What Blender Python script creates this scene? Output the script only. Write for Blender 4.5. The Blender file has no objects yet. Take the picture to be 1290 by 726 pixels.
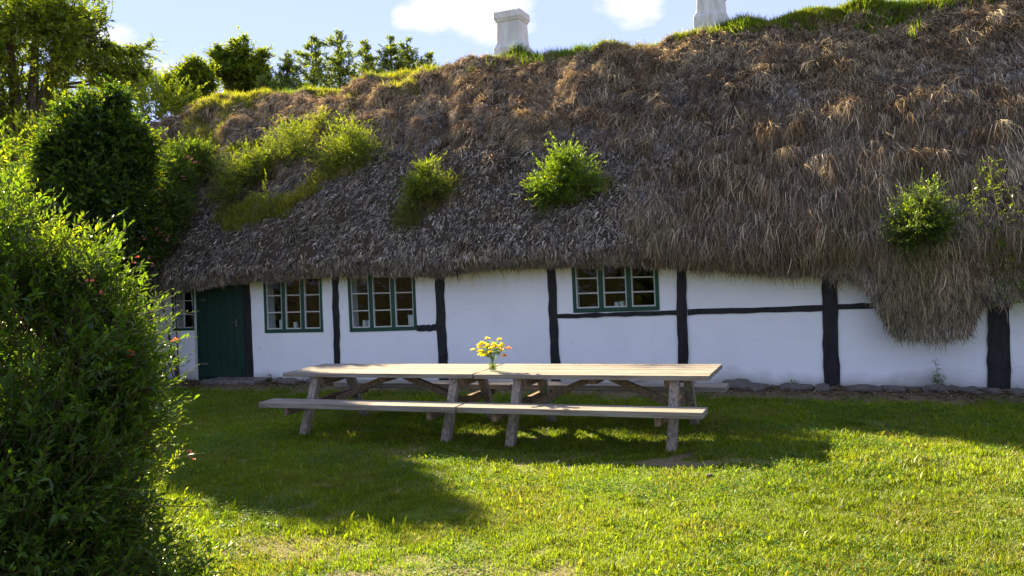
import bpy, math, random
import numpy as np
from mathutils import Matrix, Vector
rng = np.random.default_rng(11)
random.seed(5)

# ---------------------------------------------------------------- camera
S = bpy.context.scene
F_PX, PITCH, ROLL, CAM_H, YAW, DW = 1033.0, -0.0307, 0.0494, 1.969, 0.3909, 12.332
cw, sw, cp, sp, cr, sr = (math.cos(YAW), math.sin(YAW), math.cos(PITCH), math.sin(PITCH), math.cos(ROLL), math.sin(ROLL))
r0 = np.array([cw, sw, 0.]); u0 = np.array([sp*sw, -sp*cw, cp]); fwd = np.array([-cp*sw, cp*cw, sp])
RIGHT = cr*r0 - sr*u0; UP = sr*r0 + cr*u0
CAM = np.array([0., -DW, CAM_H])
cd = bpy.data.cameras.new("camera"); cam = bpy.data.objects.new("camera", cd)
S.collection.objects.link(cam); S.camera = cam
M = Matrix.Identity(4)
for i in range(3):
    M[i][0] = RIGHT[i]; M[i][1] = UP[i]; M[i][2] = -fwd[i]; M[i][3] = CAM[i]
cam.matrix_world = M
cd.sensor_width = 36; cd.lens = F_PX/1290*36; cd.clip_start = .05; cd.clip_end = 3000

def ray(px, py):
    return fwd + RIGHT*(px-645)/F_PX - UP*(py-363)/F_PX
def at(px, py, Y=None, Z=None):
    """a measured photo point put at its real place on the plane Y or Z"""
    r = ray(px, py)
    t = (Y-CAM[1])/r[1] if Y is not None else (Z-CAM[2])/r[2]
    return CAM + t*r
def far(px, py, dist):
    r = ray(px, py); return CAM + r*dist/math.hypot(r[0], r[1])

# ---------------------------------------------------------------- sun, sky, exposure
LD = np.array([1.70, -1.0, -1.0]); LD /= np.linalg.norm(LD)      # direction the sunlight travels
sun_elev = math.asin(-LD[2]); sun_az = math.atan2(-LD[0], -LD[1]) # azimuth clockwise from +Y
sl = bpy.data.lights.new("sun", 'SUN'); sl.energy = 3.5; sl.angle = math.radians(.6); sl.color = (1, .84, .56)
so = bpy.data.objects.new("sun", sl); S.collection.objects.link(so)
so.rotation_euler = Vector(LD).to_track_quat('-Z', 'Y').to_euler()
so.location = (-20, 15, 20)
S.view_settings.view_transform = 'Standard'; S.view_settings.look = 'None'
S.view_settings.gamma = 1; S.view_settings.use_curve_mapping = False
S.view_settings.exposure = 3.0
W = bpy.data.worlds.new("World"); S.world = W; W.use_nodes = True
nt = W.node_tree; N = nt.nodes; N.clear(); Lk = nt.links.new
out = N.new('ShaderNodeOutputWorld'); bg = N.new('ShaderNodeBackground'); bg.inputs[1].default_value = .068
sky = N.new('ShaderNodeTexSky'); sky.sky_type = 'NISHITA'; sky.sun_disc = False
sky.sun_elevation = sun_elev; sky.sun_rotation = sun_az
sky.air_density = .75; sky.dust_density = 0.0; sky.ozone_density = 2.0
tc = N.new('ShaderNodeTexCoord')
def mth(op, a, b=None, cl=False):
    n = N.new('ShaderNodeMath'); n.operation = op; n.use_clamp = cl
    for i, v in enumerate((a, b)):
        if v is None: continue
        if isinstance(v, (int, float)): n.inputs[i].default_value = v
        else: Lk(v, n.inputs[i])
    return n.outputs[0]
cn = N.new('ShaderNodeTexNoise'); cn.inputs['Scale'].default_value = 9; cn.inputs['Detail'].default_value = 9
cn.inputs['Roughness'].default_value = .58
mp = N.new('ShaderNodeMapping'); mp.inputs['Scale'].default_value = (1, 1, 2.2)
Lk(tc.outputs['Generated'], mp.inputs[0]); Lk(mp.outputs[0], cn.inputs['Vector'])
blob = None
for (px, py, rad) in [(545, 16, .034), (590, 6, .04), (512, 22, .018), (640, -6, .035), (795, -4, .035), (212, 92, .018), (245, 97, .014), (185, 88, .02), (150, 70, .03), (945, 38, .02)]:
    d = ray(px, py); d = d/np.linalg.norm(d)
    vd = N.new('ShaderNodeVectorMath'); vd.operation = 'DISTANCE'
    Lk(tc.outputs['Generated'], vd.inputs[0]); vd.inputs[1].default_value = tuple(d)
    m = mth('SUBTRACT', 1.0, mth('DIVIDE', vd.outputs['Value'], rad))
    blob = m if blob is None else mth('MAXIMUM', blob, m)
g2 = N.new('ShaderNodeTexNoise'); g2.inputs['Scale'].default_value = 2.3; Lk(tc.outputs['Generated'], g2.inputs['Vector'])
blob = mth('MAXIMUM', blob, mth('MULTIPLY', mth('SUBTRACT', g2.outputs[0], .72), 6))
mask = mth('MULTIPLY', mth('ADD', mth('MULTIPLY', blob, .55), mth('MULTIPLY', mth('SUBTRACT', cn.outputs[0], .50), 1.9)), 4.2, True)
cm = N.new('ShaderNodeMix'); cm.data_type = 'RGBA'
Lk(mth('MULTIPLY', mask, .85), cm.inputs[0])
skm = N.new('ShaderNodeMix'); skm.data_type = 'RGBA'; skm.inputs[0].default_value = .78
tn = N.new('ShaderNodeMix'); tn.data_type = 'RGBA'; tn.blend_type = 'MULTIPLY'; tn.inputs[0].default_value = 1; Lk(sky.outputs[0], tn.inputs[6]); tn.inputs[7].default_value = (.70, .55, .80, 1)
Lk(tn.outputs[2], skm.inputs[6]); skm.inputs[7].default_value = (1.20, 1.42, 2.0, 1)   # thin high veil
Lk(skm.outputs[2], cm.inputs[6]); cm.inputs[7].default_value = (1.95, 2.0, 2.08, 1)
Lk(cm.outputs[2], bg.inputs[0]); Lk(bg.outputs[0], out.inputs[0])

# ---------------------------------------------------------------- helpers
def link(o, parent=None):
    S.collection.objects.link(o)
    if parent: o.parent = parent
    return o
def mesh(name, V, F, mat, parent=None, col=None, smooth=False, extra=None):
    V = np.ascontiguousarray(V, dtype=np.float32); me = bpy.data.meshes.new(name)
    if isinstance(F, np.ndarray):
        k = F.shape[1]; n = len(F)
        me.vertices.add(len(V)); me.vertices.foreach_set('co', V.ravel())
        me.loops.add(n*k); me.loops.foreach_set('vertex_index', np.ascontiguousarray(F, dtype=np.int32).ravel())
        me.polygons.add(n); me.polygons.foreach_set('loop_start', np.arange(n, dtype=np.int32)*k)
        me.polygons.foreach_set('loop_total', np.full(n, k, dtype=np.int32)); me.update(calc_edges=True)
    else:
        me.from_pydata([tuple(map(float, v)) for v in V], [], F); me.update()
    if col is not None:
        a = me.attributes.new('Col', 'FLOAT_COLOR', 'POINT'); c = np.ones((len(V), 4), np.float32); c[:, :3] = col
        a.data.foreach_set('color', c.ravel())
    if smooth: me.polygons.foreach_set('use_smooth', np.ones(len(me.polygons), bool))
    me.materials.append(mat)
    return link(bpy.data.objects.new(name, me), parent)
def tag(o, label=None, cat=None, group=None, kind=None):
    if label: o['label'] = label
    if cat: o['category'] = cat
    if group: o['group'] = group
    if kind: o['kind'] = kind
    return o
def empty(name, loc=(0, 0, 0), rz=0):
    o = bpy.data.objects.new(name, None); o.location = loc; o.rotation_euler[2] = rz; o.empty_display_size = .1
    return link(o)
def copy_tree(o, parent=None):
    c = o.copy(); S.collection.objects.link(c)
    if parent: c.parent = parent
    for ch in [x for x in KIDS.get(o.name, [])]: copy_tree(ch, c)
    return c
KIDS = {}
def kids(o):
    KIDS[o.name] = [x for x in S.collection.objects if x.parent == o]
    for k in KIDS[o.name]: kids(k)

def h3(i, j, k, s=0):
    n = (i.astype(np.int64)*374761393 + j.astype(np.int64)*668265263 + k.astype(np.int64)*2147483647 + s*974711) & 0xffffffff
    n = ((n ^ (n >> 13))*1274126177) & 0xffffffff
    return ((n ^ (n >> 16)) & 0xffff)/65535.
def noise(x, y, z=0, s=0):
    x = np.asarray(x, float); y = np.asarray(y, float); z = np.asarray(z, float) + np.zeros_like(x)
    i, j, k = np.floor(x), np.floor(y), np.floor(z); a, b, c = x-i, y-j, z-k
    a, b, c = [t*t*(3-2*t) for t in (a, b, c)]; r = 0
    for di in (0, 1):
        for dj in (0, 1):
            for dk in (0, 1):
                r = r + h3(i+di, j+dj, k+dk, s)*(a if di else 1-a)*(b if dj else 1-b)*(c if dk else 1-c)
    return r
def fbm(x, y, z=0, s=0, o=3):
    r = 0; a = .5; t = 0
    for q in range(o): r = r + a*noise(np.asarray(x)*2**q, np.asarray(y)*2**q, np.asarray(z)*2**q, s+q); t += a; a *= .5
    return r/t
def nrm(v): return v/np.maximum(np.linalg.norm(v, axis=-1, keepdims=True), 1e-9)
def smooth(a, b, x): t = np.clip((np.asarray(x, float)-a)/(b-a), 0, 1); return t*t*(3-2*t)

class MB:
    """collects boxes and tubes into one mesh"""
    def __init__(s): s.V = []; s.F = []
    def hexa(s, P):      # 8 points: bottom 4 (ccw) then top 4
        b = len(s.V); s.V += [tuple(p) for p in P]
        s.F += [(b+3, b+2, b+1, b), (b+4, b+5, b+6, b+7)] + [(b+i, b+(i+1) % 4, b+4+(i+1) % 4, b+4+i) for i in range(4)]
    def box(s, c, d, R=None):
        P = [np.array([x*d[0]/2, y*d[1]/2, z*d[2]/2]) for z in (-1, 1) for x, y in ((-1, -1), (1, -1), (1, 1), (-1, 1))]
        if R is not None: P = [R @ p for p in P]
        s.hexa([np.array(c)+p for p in P])
    def tube(s, pts, rad, n=6, cap=True):
        pts = [np.array(p, float) for p in pts]; b = len(s.V); m = len(pts)
        rad = rad if hasattr(rad, '__len__') else [rad]*m
        for i, p in enumerate(pts):
            t = pts[min(i+1, m-1)]-pts[max(i-1, 0)]; t = t/(np.linalg.norm(t)+1e-9)
            a = np.cross(t, [0, 0, 1.] if abs(t[2]) < .9 else [1., 0, 0]); a /= np.linalg.norm(a); c = np.cross(t, a)
            for k in range(n):
                w = 2*math.pi*k/n; s.V.append(tuple(p + rad[i]*(math.cos(w)*a + math.sin(w)*c)))
        for i in range(m-1):
            for k in range(n): s.F.append((b+i*n+k, b+i*n+(k+1) % n, b+(i+1)*n+(k+1) % n, b+(i+1)*n+k))
        if cap: s.F += [tuple(b+k for k in range(n))[::-1], tuple(b+(m-1)*n+k for k in range(n))]
    def lathe(s, c, prof, n=16):
        b = len(s.V)
        for r, z in prof:
            for k in range(n): w = 2*math.pi*k/n; s.V.append((c[0]+r*math.cos(w), c[1]+r*math.sin(w), c[2]+z))
        for i in range(len(prof)-1):
            for k in range(n): s.F.append((b+i*n+k, b+i*n+(k+1) % n, b+(i+1)*n+(k+1) % n, b+(i+1)*n+k))
    def build(s, name, mat, parent=None, bevel=0, smooth=False):
        o = mesh(name, np.array(s.V), s.F, mat, parent, smooth=smooth)
        if bevel:
            m = o.modifiers.new('bevel', 'BEVEL'); m.width = bevel; m.segments = 2; m.limit_method = 'ANGLE'
        return o

# ---------------------------------------------------------------- materials
def mat(name, col=(.5, .5, .5), rough=.8, spec=.3, noise_=None, bump=None, col2=None, stretch=(1, 1, 1), ramp=(.35, .65), coord='Object'):
    m = bpy.data.materials.new(name); m.use_nodes = True; t = m.node_tree; b = t.nodes['Principled BSDF']
    b.inputs['Roughness'].default_value = rough; b.inputs['Specular IOR Level'].default_value = spec
    b.inputs['Base Color'].default_value = (*col, 1)
    c = t.nodes.new('ShaderNodeTexCoord'); mpn = t.nodes.new('ShaderNodeMapping'); mpn.inputs['Scale'].default_value = stretch
    t.links.new(c.outputs[coord], mpn.inputs[0])
    if noise_:
        n = t.nodes.new('ShaderNodeTexNoise'); n.inputs['Scale'].default_value = noise_; n.inputs['Detail'].default_value = 6
        n.inputs['Roughness'].default_value = .62
        t.links.new(mpn.outputs[0], n.inputs['Vector']); r = t.nodes.new('ShaderNodeValToRGB')
        r.color_ramp.elements[0].position = ramp[0]; r.color_ramp.elements[1].position = ramp[1]
        r.color_ramp.elements[0].color = (*col, 1); r.color_ramp.elements[1].color = (*(col2 or col), 1)
        t.links.new(n.outputs[0], r.inputs[0]); t.links.new(r.outputs[0], b.inputs['Base Color'])
    if bump:
        n = t.nodes.new('ShaderNodeTexNoise'); n.inputs['Scale'].default_value = bump[0]; n.inputs['Detail'].default_value = 5
        t.links.new(mpn.outputs[0], n.inputs['Vector']); bu = t.nodes.new('ShaderNodeBump')
        bu.inputs['Distance'].default_value = bump[1]; bu.inputs['Strength'].default_value = 1
        t.links.new(n.outputs[0], bu.inputs['Height']); t.links.new(bu.outputs[0], b.inputs['Normal'])
    return m
def leafmat(name, trans=.45, gloss=.12, rough=.45, tboost=(1.5, 1.35, .45)):
    m = bpy.data.materials.new(name); m.use_nodes = True; t = m.node_tree; n = t.nodes; n.clear(); l = t.links.new
    o = n.new('ShaderNodeOutputMaterial'); a = n.new('ShaderNodeAttribute'); a.attribute_name = 'Col'
    d = n.new('ShaderNodeBsdfDiffuse'); tr = n.new('ShaderNodeBsdfTranslucent'); g = n.new('ShaderNodeBsdfGlossy')
    g.inputs['Roughness'].default_value = rough; g.inputs['Color'].default_value = (.8, .85, .8, 1)
    x = n.new('ShaderNodeVectorMath'); x.operation = 'MULTIPLY'; x.inputs[1].default_value = tboost
    l(a.outputs['Color'], d.inputs[0]); l(a.outputs['Color'], x.inputs[0]); l(x.outputs[0], tr.inputs[0])
    m1 = n.new('ShaderNodeMixShader'); m1.inputs[0].default_value = trans; l(d.outputs[0], m1.inputs[1]); l(tr.outputs[0], m1.inputs[2])
    fr = n.new('ShaderNodeFresnel'); fr.inputs[0].default_value = 1.35
    mu = n.new('ShaderNodeMath'); mu.operation = 'MULTIPLY'; mu.inputs[1].default_value = gloss*8; l(fr.outputs[0], mu.inputs[0]); mu.use_clamp = True
    mu2 = n.new('ShaderNodeMath'); mu2.operation = 'MINIMUM'; mu2.inputs[1].default_value = gloss*2; l(mu.outputs[0], mu2.inputs[0])
    m2 = n.new('ShaderNodeMixShader'); l(mu2.outputs[0], m2.inputs[0]); l(m1.outputs[0], m2.inputs[1]); l(g.outputs[0], m2.inputs[2])
    l(m2.outputs[0], o.inputs[0]); return m
M_LEAF = leafmat('leaf', .5, .03, .4, (1.9, 1.6, .35)); M_GRASS = leafmat('grass_blade', .5, .012, .5, (1.55, 1.6, .4)); M_STRAW = leafmat('seaweed_strand', .12, .015, .6, (1.2, 1, .8))
M_PETAL = leafmat('petal', .4, .05, .5, (1.2, 1.1, .7))
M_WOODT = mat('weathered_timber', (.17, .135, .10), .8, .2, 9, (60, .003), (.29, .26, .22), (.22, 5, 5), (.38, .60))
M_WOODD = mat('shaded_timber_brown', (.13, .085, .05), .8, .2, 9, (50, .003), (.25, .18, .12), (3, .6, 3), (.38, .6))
M_WOODV = mat('weathered_leg_timber', (.16, .125, .09), .8, .2, 9, (60, .003), (.33, .28, .22), (5, 5, .22), (.38, .60))
M_TAR = mat('tarred_oak', (.006, .006, .007), .55, .3, 6, (25, .006), (.022, .021, .022), (4, 4, .7))
M_GREEN = mat('dark_green_paint', (.006, .030, .019), .5, .3, 7, (30, .0015), (.012, .046, .030), (3, 3, .4))
M_GREEN2 = mat('window_green_paint', (.006, .052, .028), .45, .3, 12, (30, .001), (.010, .068, .038))
M_WHITEP = mat('white_bar_paint', (.46, .45, .41), .6, .3, 20, None, (.62, .61, .57))
M_STEMG = mat('green_stem', (.07, .16, .02), .6, .3, 20, None, (.10, .20, .03))
M_STONE = mat('fieldstone', (.08, .068, .058), .9, .2, 9, (18, .012), (.23, .205, .18))
M_BARK = mat('bark', (.05, .038, .026), .9, .2, 5, (12, .03), (.12, .095, .07), (3, 3, .6))
M_STEM = mat('twig', (.07, .05, .03), .8, .2, 9, None, (.13, .09, .05))
M_METAL = mat('old_iron', (.05, .05, .05), .45, .5, 12, None, (.18, .17, .16))
M_CHIM = mat('chimney_limewash', (.55, .54, .51), .85, .2, 3.2, (14, .03), (.74, .74, .72), (3, 3, .5))
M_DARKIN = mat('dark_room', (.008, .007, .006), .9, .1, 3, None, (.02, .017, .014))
M_CERAM = mat('pale_ceramic', (.7, .7, .68), .3, .5, 10, None, (.78, .78, .75))
M_CURT = mat('curtain', (.45, .42, .36), .9, .1, 14, None, (.6, .57, .5), (6, 1, .3))
def glassmat(name, tint=(1, 1, 1), rough=.0, ior=1.5):
    m = bpy.data.materials.new(name); m.use_nodes = True; t = m.node_tree; n = t.nodes; n.clear(); l = t.links.new
    o = n.new('ShaderNodeOutputMaterial'); tr = n.new('ShaderNodeBsdfTransparent'); tr.inputs[0].default_value = (*tint, 1)
    g = n.new('ShaderNodeBsdfGlossy'); g.inputs['Roughness'].default_value = rough
    lw = n.new('ShaderNodeLayerWeight'); lw.inputs[0].default_value = .5; pw = n.new('ShaderNodeMath'); pw.operation = 'POWER'; pw.inputs[1].default_value = 4; l(lw.outputs['Facing'], pw.inputs[0])
    f = n.new('ShaderNodeMath'); f.operation = 'MULTIPLY_ADD'; f.inputs[1].default_value = .7; f.inputs[2].default_value = (ior-1)**2/(ior+1)**2; l(pw.outputs[0], f.inputs[0]); mx = n.new('ShaderNodeMixShader')
    nn = n.new('ShaderNodeTexNoise'); nn.inputs['Scale'].default_value = 3; bu = n.new('ShaderNodeBump'); bu.inputs['Distance'].default_value = .012
    tc_ = n.new('ShaderNodeTexCoord'); l(tc_.outputs['Object'], nn.inputs['Vector']); l(nn.outputs[0], bu.inputs['Height']); l(bu.outputs[0], g.inputs['Normal'])
    l(f.outputs[0], mx.inputs[0]); l(tr.outputs[0], mx.inputs[1]); l(g.outputs[0], mx.inputs[2]); l(mx.outputs[0], o.inputs[0]); return m
M_GLASS = glassmat('window_glass', (.72, .78, .76), .01, 1.32); M_JAR = glassmat('jar_glass', (.93, .96, .93), .02, 1.5)

# limewashed wall: thin grey dirt blotches, streaky yellow tint towards the thatch, splash dirt at the foot
def wallmat():
    m = mat('limewashed_wall', (.72, .73, .74), .9, .15); t = m.node_tree; n = t.nodes; l = t.links.new; b = n['Principled BSDF']
    tcn = n.new('ShaderNodeTexCoord'); sep = n.new('ShaderNodeSeparateXYZ'); l(tcn.outputs['Object'], sep.inputs[0])
    def M_(op, a, b_, c=False):
        q = n.new('ShaderNodeMath'); q.operation = op; q.use_clamp = c
        for i, v in enumerate((a, b_)):
            if isinstance(v, (int, float)): q.inputs[i].default_value = v
            else: l(v, q.inputs[i])
        return q.outputs[0]
    def nz(sc, st=(1, 1, 1), d=6):
        q = n.new('ShaderNodeTexNoise'); q.inputs['Scale'].default_value = sc; q.inputs['Detail'].default_value = d
        mm = n.new('ShaderNodeMapping'); mm.inputs['Scale'].default_value = st; l(tcn.outputs['Object'], mm.inputs[0]); l(mm.outputs[0], q.inputs['Vector']); return q.outputs[0]
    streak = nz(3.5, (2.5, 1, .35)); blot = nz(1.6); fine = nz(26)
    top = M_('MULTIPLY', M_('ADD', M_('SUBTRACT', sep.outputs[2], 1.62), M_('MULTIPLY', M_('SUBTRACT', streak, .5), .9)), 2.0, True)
    foot = M_('MULTIPLY', M_('SUBTRACT', M_('MULTIPLY', blot, .46), sep.outputs[2]), 4.5, True)
    def mixc(f, a, c2):
        q = n.new('ShaderNodeMix'); q.data_type = 'RGBA'
        if isinstance(f, (int, float)): q.inputs[0].default_value = f
        else: l(f, q.inputs[0])
        if isinstance(a, tuple): q.inputs[6].default_value = (*a, 1)
        else: l(a, q.inputs[6])
        q.inputs[7].default_value = (*c2, 1); return q.outputs[2]
    c0 = mixc(M_('MULTIPLY', M_('SUBTRACT', blot, .45), 2.2, True), (.87, .87, .86), (.79, .795, .79))
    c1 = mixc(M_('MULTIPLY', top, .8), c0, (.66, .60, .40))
    c2 = mixc(M_('MULTIPLY', foot, .85), c1, (.34, .33, .27))
    vo = n.new('ShaderNodeTexVoronoi'); vo.feature = 'DISTANCE_TO_EDGE'; vo.inputs['Scale'].default_value = 1.5
    wn = n.new('ShaderNodeTexNoise'); wn.inputs['Scale'].default_value = 4; wn.inputs['Detail'].default_value = 5; l(tcn.outputs['Object'], wn.inputs['Vector'])
    va = n.new('ShaderNodeVectorMath'); va.operation = 'MULTIPLY_ADD'; va.inputs[1].default_value = (.35, .35, .35); l(wn.outputs['Color'], va.inputs[0]); l(tcn.outputs['Object'], va.inputs[2]); l(va.outputs[0], vo.inputs['Vector'])
    crk = M_('MULTIPLY', M_('SUBTRACT', 1.0, M_('DIVIDE', vo.outputs['Distance'], .007), True), M_('MULTIPLY', M_('SUBTRACT', nz(.9), .52), 6, True))
    c2 = mixc(M_('MULTIPLY', crk, .45), c2, (.40, .39, .36))
    l(c2, b.inputs['Base Color'])
    bu = n.new('ShaderNodeBump'); bu.inputs['Distance'].default_value = .02; bu.inputs['Strength'].default_value = .35
    l(M_('ADD', M_('MULTIPLY', blot, 1.6), M_('MULTIPLY', nz(7, (1, 1, 3)), .6)), bu.inputs['Height']); l(bu.outputs[0], b.inputs['Normal'])
    return m
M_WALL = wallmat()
def attmat(name, rough=.95, bumpsc=30, bd=.02):
    m = mat(name, rough=rough, spec=.1, bump=(bumpsc, bd)); t = m.node_tree
    a = t.nodes.new('ShaderNodeAttribute'); a.attribute_name = 'Col'
    n = t.nodes.new('ShaderNodeTexNoise'); n.inputs['Scale'].default_value = 40; n.inputs['Detail'].default_value = 6
    c = t.nodes.new('ShaderNodeTexCoord'); t.links.new(c.outputs['Object'], n.inputs['Vector'])
    r = t.nodes.new('ShaderNodeMapRange'); r.inputs[3].default_value = .55; r.inputs[4].default_value = 1.5; t.links.new(n.outputs[0], r.inputs[0])
    v = t.nodes.new('ShaderNodeVectorMath'); v.operation = 'SCALE'; t.links.new(a.outputs['Color'], v.inputs[0]); t.links.new(r.outputs[0], v.inputs['Scale'])
    t.links.new(v.outputs[0], t.nodes['Principled BSDF'].inputs['Base Color']); return m
M_SOIL = attmat('lawn_soil'); M_THATCH = attmat('matted_seaweed', .95, 22, .05)

# ---------------------------------------------------------------- ground
def gz(x, y):
    x = np.asarray(x, float); y = np.asarray(y, float)
    b = .045*np.exp(-((x+.3)/1.7)**2)*np.exp(-((y+4.6)/1.3)**2)
    near = np.exp(-(x/25)**2-(y/25)**2)
    return b + near*(.05*(fbm(x*.45, y*.45, 0, 3)-.5) + .03*(fbm(x*2.1, y*2.1, 0, 4)-.5)*smooth(-.3, -1.2, y))
def bare(x, y):
    """0 = full turf, 1 = bare earth"""
    n = fbm(x*1.3, y*1.6, 0, 21, 4); n2 = fbm(x*4, y*4, 0, 33, 3)
    foot = smooth(-1.45, -.85, y + .5*(n-.5) + .35*(n2-.5))
    strip = smooth(-7.0, -8.0, y + .9*(n2-.5))*smooth(.44, .60, n)*smooth(.5, -1.0, x)
    patch = smooth(.74, .84, n)*.5 + smooth(.70, .78, n2)*.6
    worn = smooth(.45, .60, n2)*np.exp(-((y+4.75)/.35)**2)*smooth(-6.6, -5.8, x)*smooth(-.6, -1.4, x)*.45 + smooth(.5, .62, n2)*np.exp(-((x+1.7)/.8)**2-((y+4.5)/.45)**2) + smooth(.45, .6, n2)*np.exp(-((x+5.6)/.9)**2-((y+5.6)/.3)**2)*.2
    return np.clip(np.maximum.reduce([foot, strip*.9, patch, worn]), 0, 1)
ax = np.concatenate([[-900, -300, -120, -60, -35, -25], np.arange(-20, 8.01, .1), [12, 20, 35, 60, 120, 300, 900]])
ay = np.concatenate([[-900, -300, -120, -60, -35, -22], np.arange(-16, 1.0, .1), [3, 8, 15, 25, 40, 80, 200, 400, 900]])
X, Y = np.meshgrid(ax, ay); V = np.stack([X, Y, gz(X, Y)], -1).reshape(-1, 3)
nx, ny = len(ax), len(ay); I = np.arange(nx*ny).reshape(ny, nx)
Fq = np.stack([I[:-1, :-1], I[:-1, 1:], I[1:, 1:], I[1:, :-1]], -1).reshape(-1, 4)
bb = bare(V[:, 0], V[:, 1])[:, None]; q = fbm(V[:, 0]*3, V[:, 1]*3, 0, 5)[:, None]
soil = np.array([.16, .12, .07])*(.7+.7*q); turf = np.array([.105, .135, .022])*(.7+.6*q)
mesh('lawn_ground', V, Fq, M_SOIL, col=soil*bb+turf*(1-bb), smooth=True)
tag(bpy.data.objects['lawn_ground'], kind='structure')

def blades(n, xr, yr, wr, hr, dens, seed):
    r = np.random.default_rng(seed)
    x = r.uniform(*xr, n); y = r.uniform(*yr, n)
    # keep roughly what the lens could see from nearby positions
    k = r.uniform(0, 1, n) > bare(x, y)*1.02
    lush = fbm(x*1.1, y*1.1, 0, 50); cl = fbm(x*7, y*7, 0, 51, 2)
    k &= r.uniform(0, 1, n) < dens*(.35+1.1*cl)
    x, y, lush, cl = x[k], y[k], lush[k], cl[k]; n = len(x)
    d = r.uniform(0, 2*math.pi, n); h = r.uniform(*hr, n)*(.40+.6*lush+1.0*cl**1.7)*(1+.35*(r.uniform(0, 1, n) > .985))
    lean = r.uniform(.1, .95, n)*h; w = r.uniform(*wr, n)
    p0 = np.stack([x, y, gz(x, y)-.005], 1); dv = np.stack([np.cos(d), np.sin(d), 0*d], 1); sd = np.stack([-np.sin(d), np.cos(d), 0*d], 1)
    tw = r.uniform(-.7, .7, n)[:, None]; sd = nrm(sd + tw*dv)
    p1 = p0 + dv*(lean*.35)[:, None]; p1[:, 2] += h*.6
    p2 = p0 + dv*lean[:, None]; p2[:, 2] += h*r.uniform(.75, 1, n)
    w = w[:, None]
    V = np.stack([p0-sd*w/2, p0+sd*w/2, p1+sd*w*.4, p1-sd*w*.4, p2], 1).reshape(-1, 3)
    b = np.arange(n)*5
    T = np.concatenate([np.stack([b, b+1, b+2], 1), np.stack([b, b+2, b+3], 1), np.stack([b+3, b+2, b+4], 1)])
    c = np.array([.105, .165, .012])*(1-lush)[:, None] + np.array([.175, .21, .015])*lush[:, None]
    pt = fbm(x*.7, y*.7, 0, 61)[:, None]
    c = c*(.75+.6*pt)*r.uniform(.6, 1.4, (n, 1))
    dry = (r.uniform(0, 1, n) < .06+.3*smooth(.52, .7, fbm(x*2, y*2, 0, 71)))[:, None]
    c = np.where(dry, np.array([.20, .17, .065])*r.uniform(.6, 1.2, (n, 1)), c)
    return V, T, np.repeat(c, 5, 0)
parts = [blades(640000, (-8.0, 3.2), (-9.3, -5.2), (.0032, .0062), (.018, .046), .88, 1),
         blades(420000, (-13, 3.6), (-5.2, -.35), (.005, .0095), (.024, .056), .9, 2),
         blades(60000, (-22, 8), (-16, -.6), (.012, .022), (.04, .08), .8, 3)]
def ground_leaves(n, seed, clover):
    r = np.random.default_rng(seed); x = r.uniform(-9, 3.3, n); y = r.uniform(-9.2, -.8, n)
    k = (fbm(x*1.6, y*1.6, 0, 81) > .56) if clover else (r.uniform(0, 1, n) < .3+.7*np.exp(-((y+3.6)/1.5)**2)); x, y = x[k], y[k]; n = len(x); m_ = 3 if clover else 1
    x = np.repeat(x, m_)+r.normal(0, .008, n*m_); y = np.repeat(y, m_)+r.normal(0, .008, n*m_); n *= m_
    p = np.stack([x, y, gz(x, y)+r.uniform(.02, .05, n)], 1); a = r.uniform(0, 6.283, n); d = nrm(np.stack([np.cos(a), np.sin(a), r.normal(0, .35, n)], 1)); L = (r.uniform(.012, .022, n) if clover else r.uniform(.02, .05, n))[:, None]
    s_ = nrm(np.cross(d, np.array([0, 0, 1.])+.4*nrm(r.normal(0, 1, (n, 3)))))
    V = np.stack([p, p+d*L*.6-s_*L*.45, p+d*L, p+d*L*.6+s_*L*.45], 1).reshape(-1, 3); b = np.arange(n)*4
    c = (np.array([.07, .15, .02]) if clover else np.array([.22, .14, .06]))*r.uniform(.5, 1.5, (n, 1)); return V, np.concatenate([np.stack([b, b+1, b+2], 1), np.stack([b, b+2, b+3], 1)]), np.repeat(c, 4, 0)
parts += [ground_leaves(60000, 5, True), ground_leaves(500, 6, False)]
VV, TT, CC = [], [], []; off = 0
for v, t, c in parts: VV.append(v); TT.append(t+off); CC.append(c); off += len(v)
tag(mesh('grass', np.concatenate(VV), np.concatenate(TT), M_GRASS, col=np.concatenate(CC)), 'short sunlit green lawn grass in front of the white cottage', 'grass', kind='stuff')

# ---------------------------------------------------------------- the cottage
house = tag(empty('thatched_cottage', (-5, 4.5, 0)), 'long low white half-timbered cottage under a thick shaggy seaweed thatch roof', 'cottage')
house.location = (0, 0, 0)
XL, XR = -16.2, 6.0
def quad(px4):        # TL, TR, BR, BL photo points -> X,Z on the wall plane, returned as a bilinear map
    P = [at(a, b, Y=0) for a, b in px4]
    def f(u, v, y=0.):  # u left->right, v bottom->top
        p = (P[0]*(1-u)+P[1]*u)*v + (P[3]*(1-u)+P[2]*u)*(1-v); return np.array([p[0], y, p[2]])
    return f, P
WIN = {
 'small': quad([(216, 360), (244.5, 359), (245.5, 416.5), (218, 417)]),
 'left': quad([(331.5, 348), (405.5, 346), (407.5, 418.5), (334, 420)]),
 'mid': quad([(437.5, 345), (523, 343), (525.5, 416), (441, 418.5)]),
 'right': quad([(719.5, 328), (828.5, 326), (831, 391), (722.5, 394.5)])}
holes = []
for k, (f, P) in WIN.items():
    holes.append((max(P[0][0], P[3][0])+.03, min(P[1][0], P[2][0])-.03, max(P[2][2], P[3][2])+.03, min(P[0][2], P[1][2])-.02))
fd, Pd = quad([(246.5, 353), (305.5, 351), (309.5, 478), (250.5, 478.5)])
holes.append((Pd[3][0]-.0, Pd[1][0]+.0, -.2, min(Pd[0][2], Pd[1][2])-.02))
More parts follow.
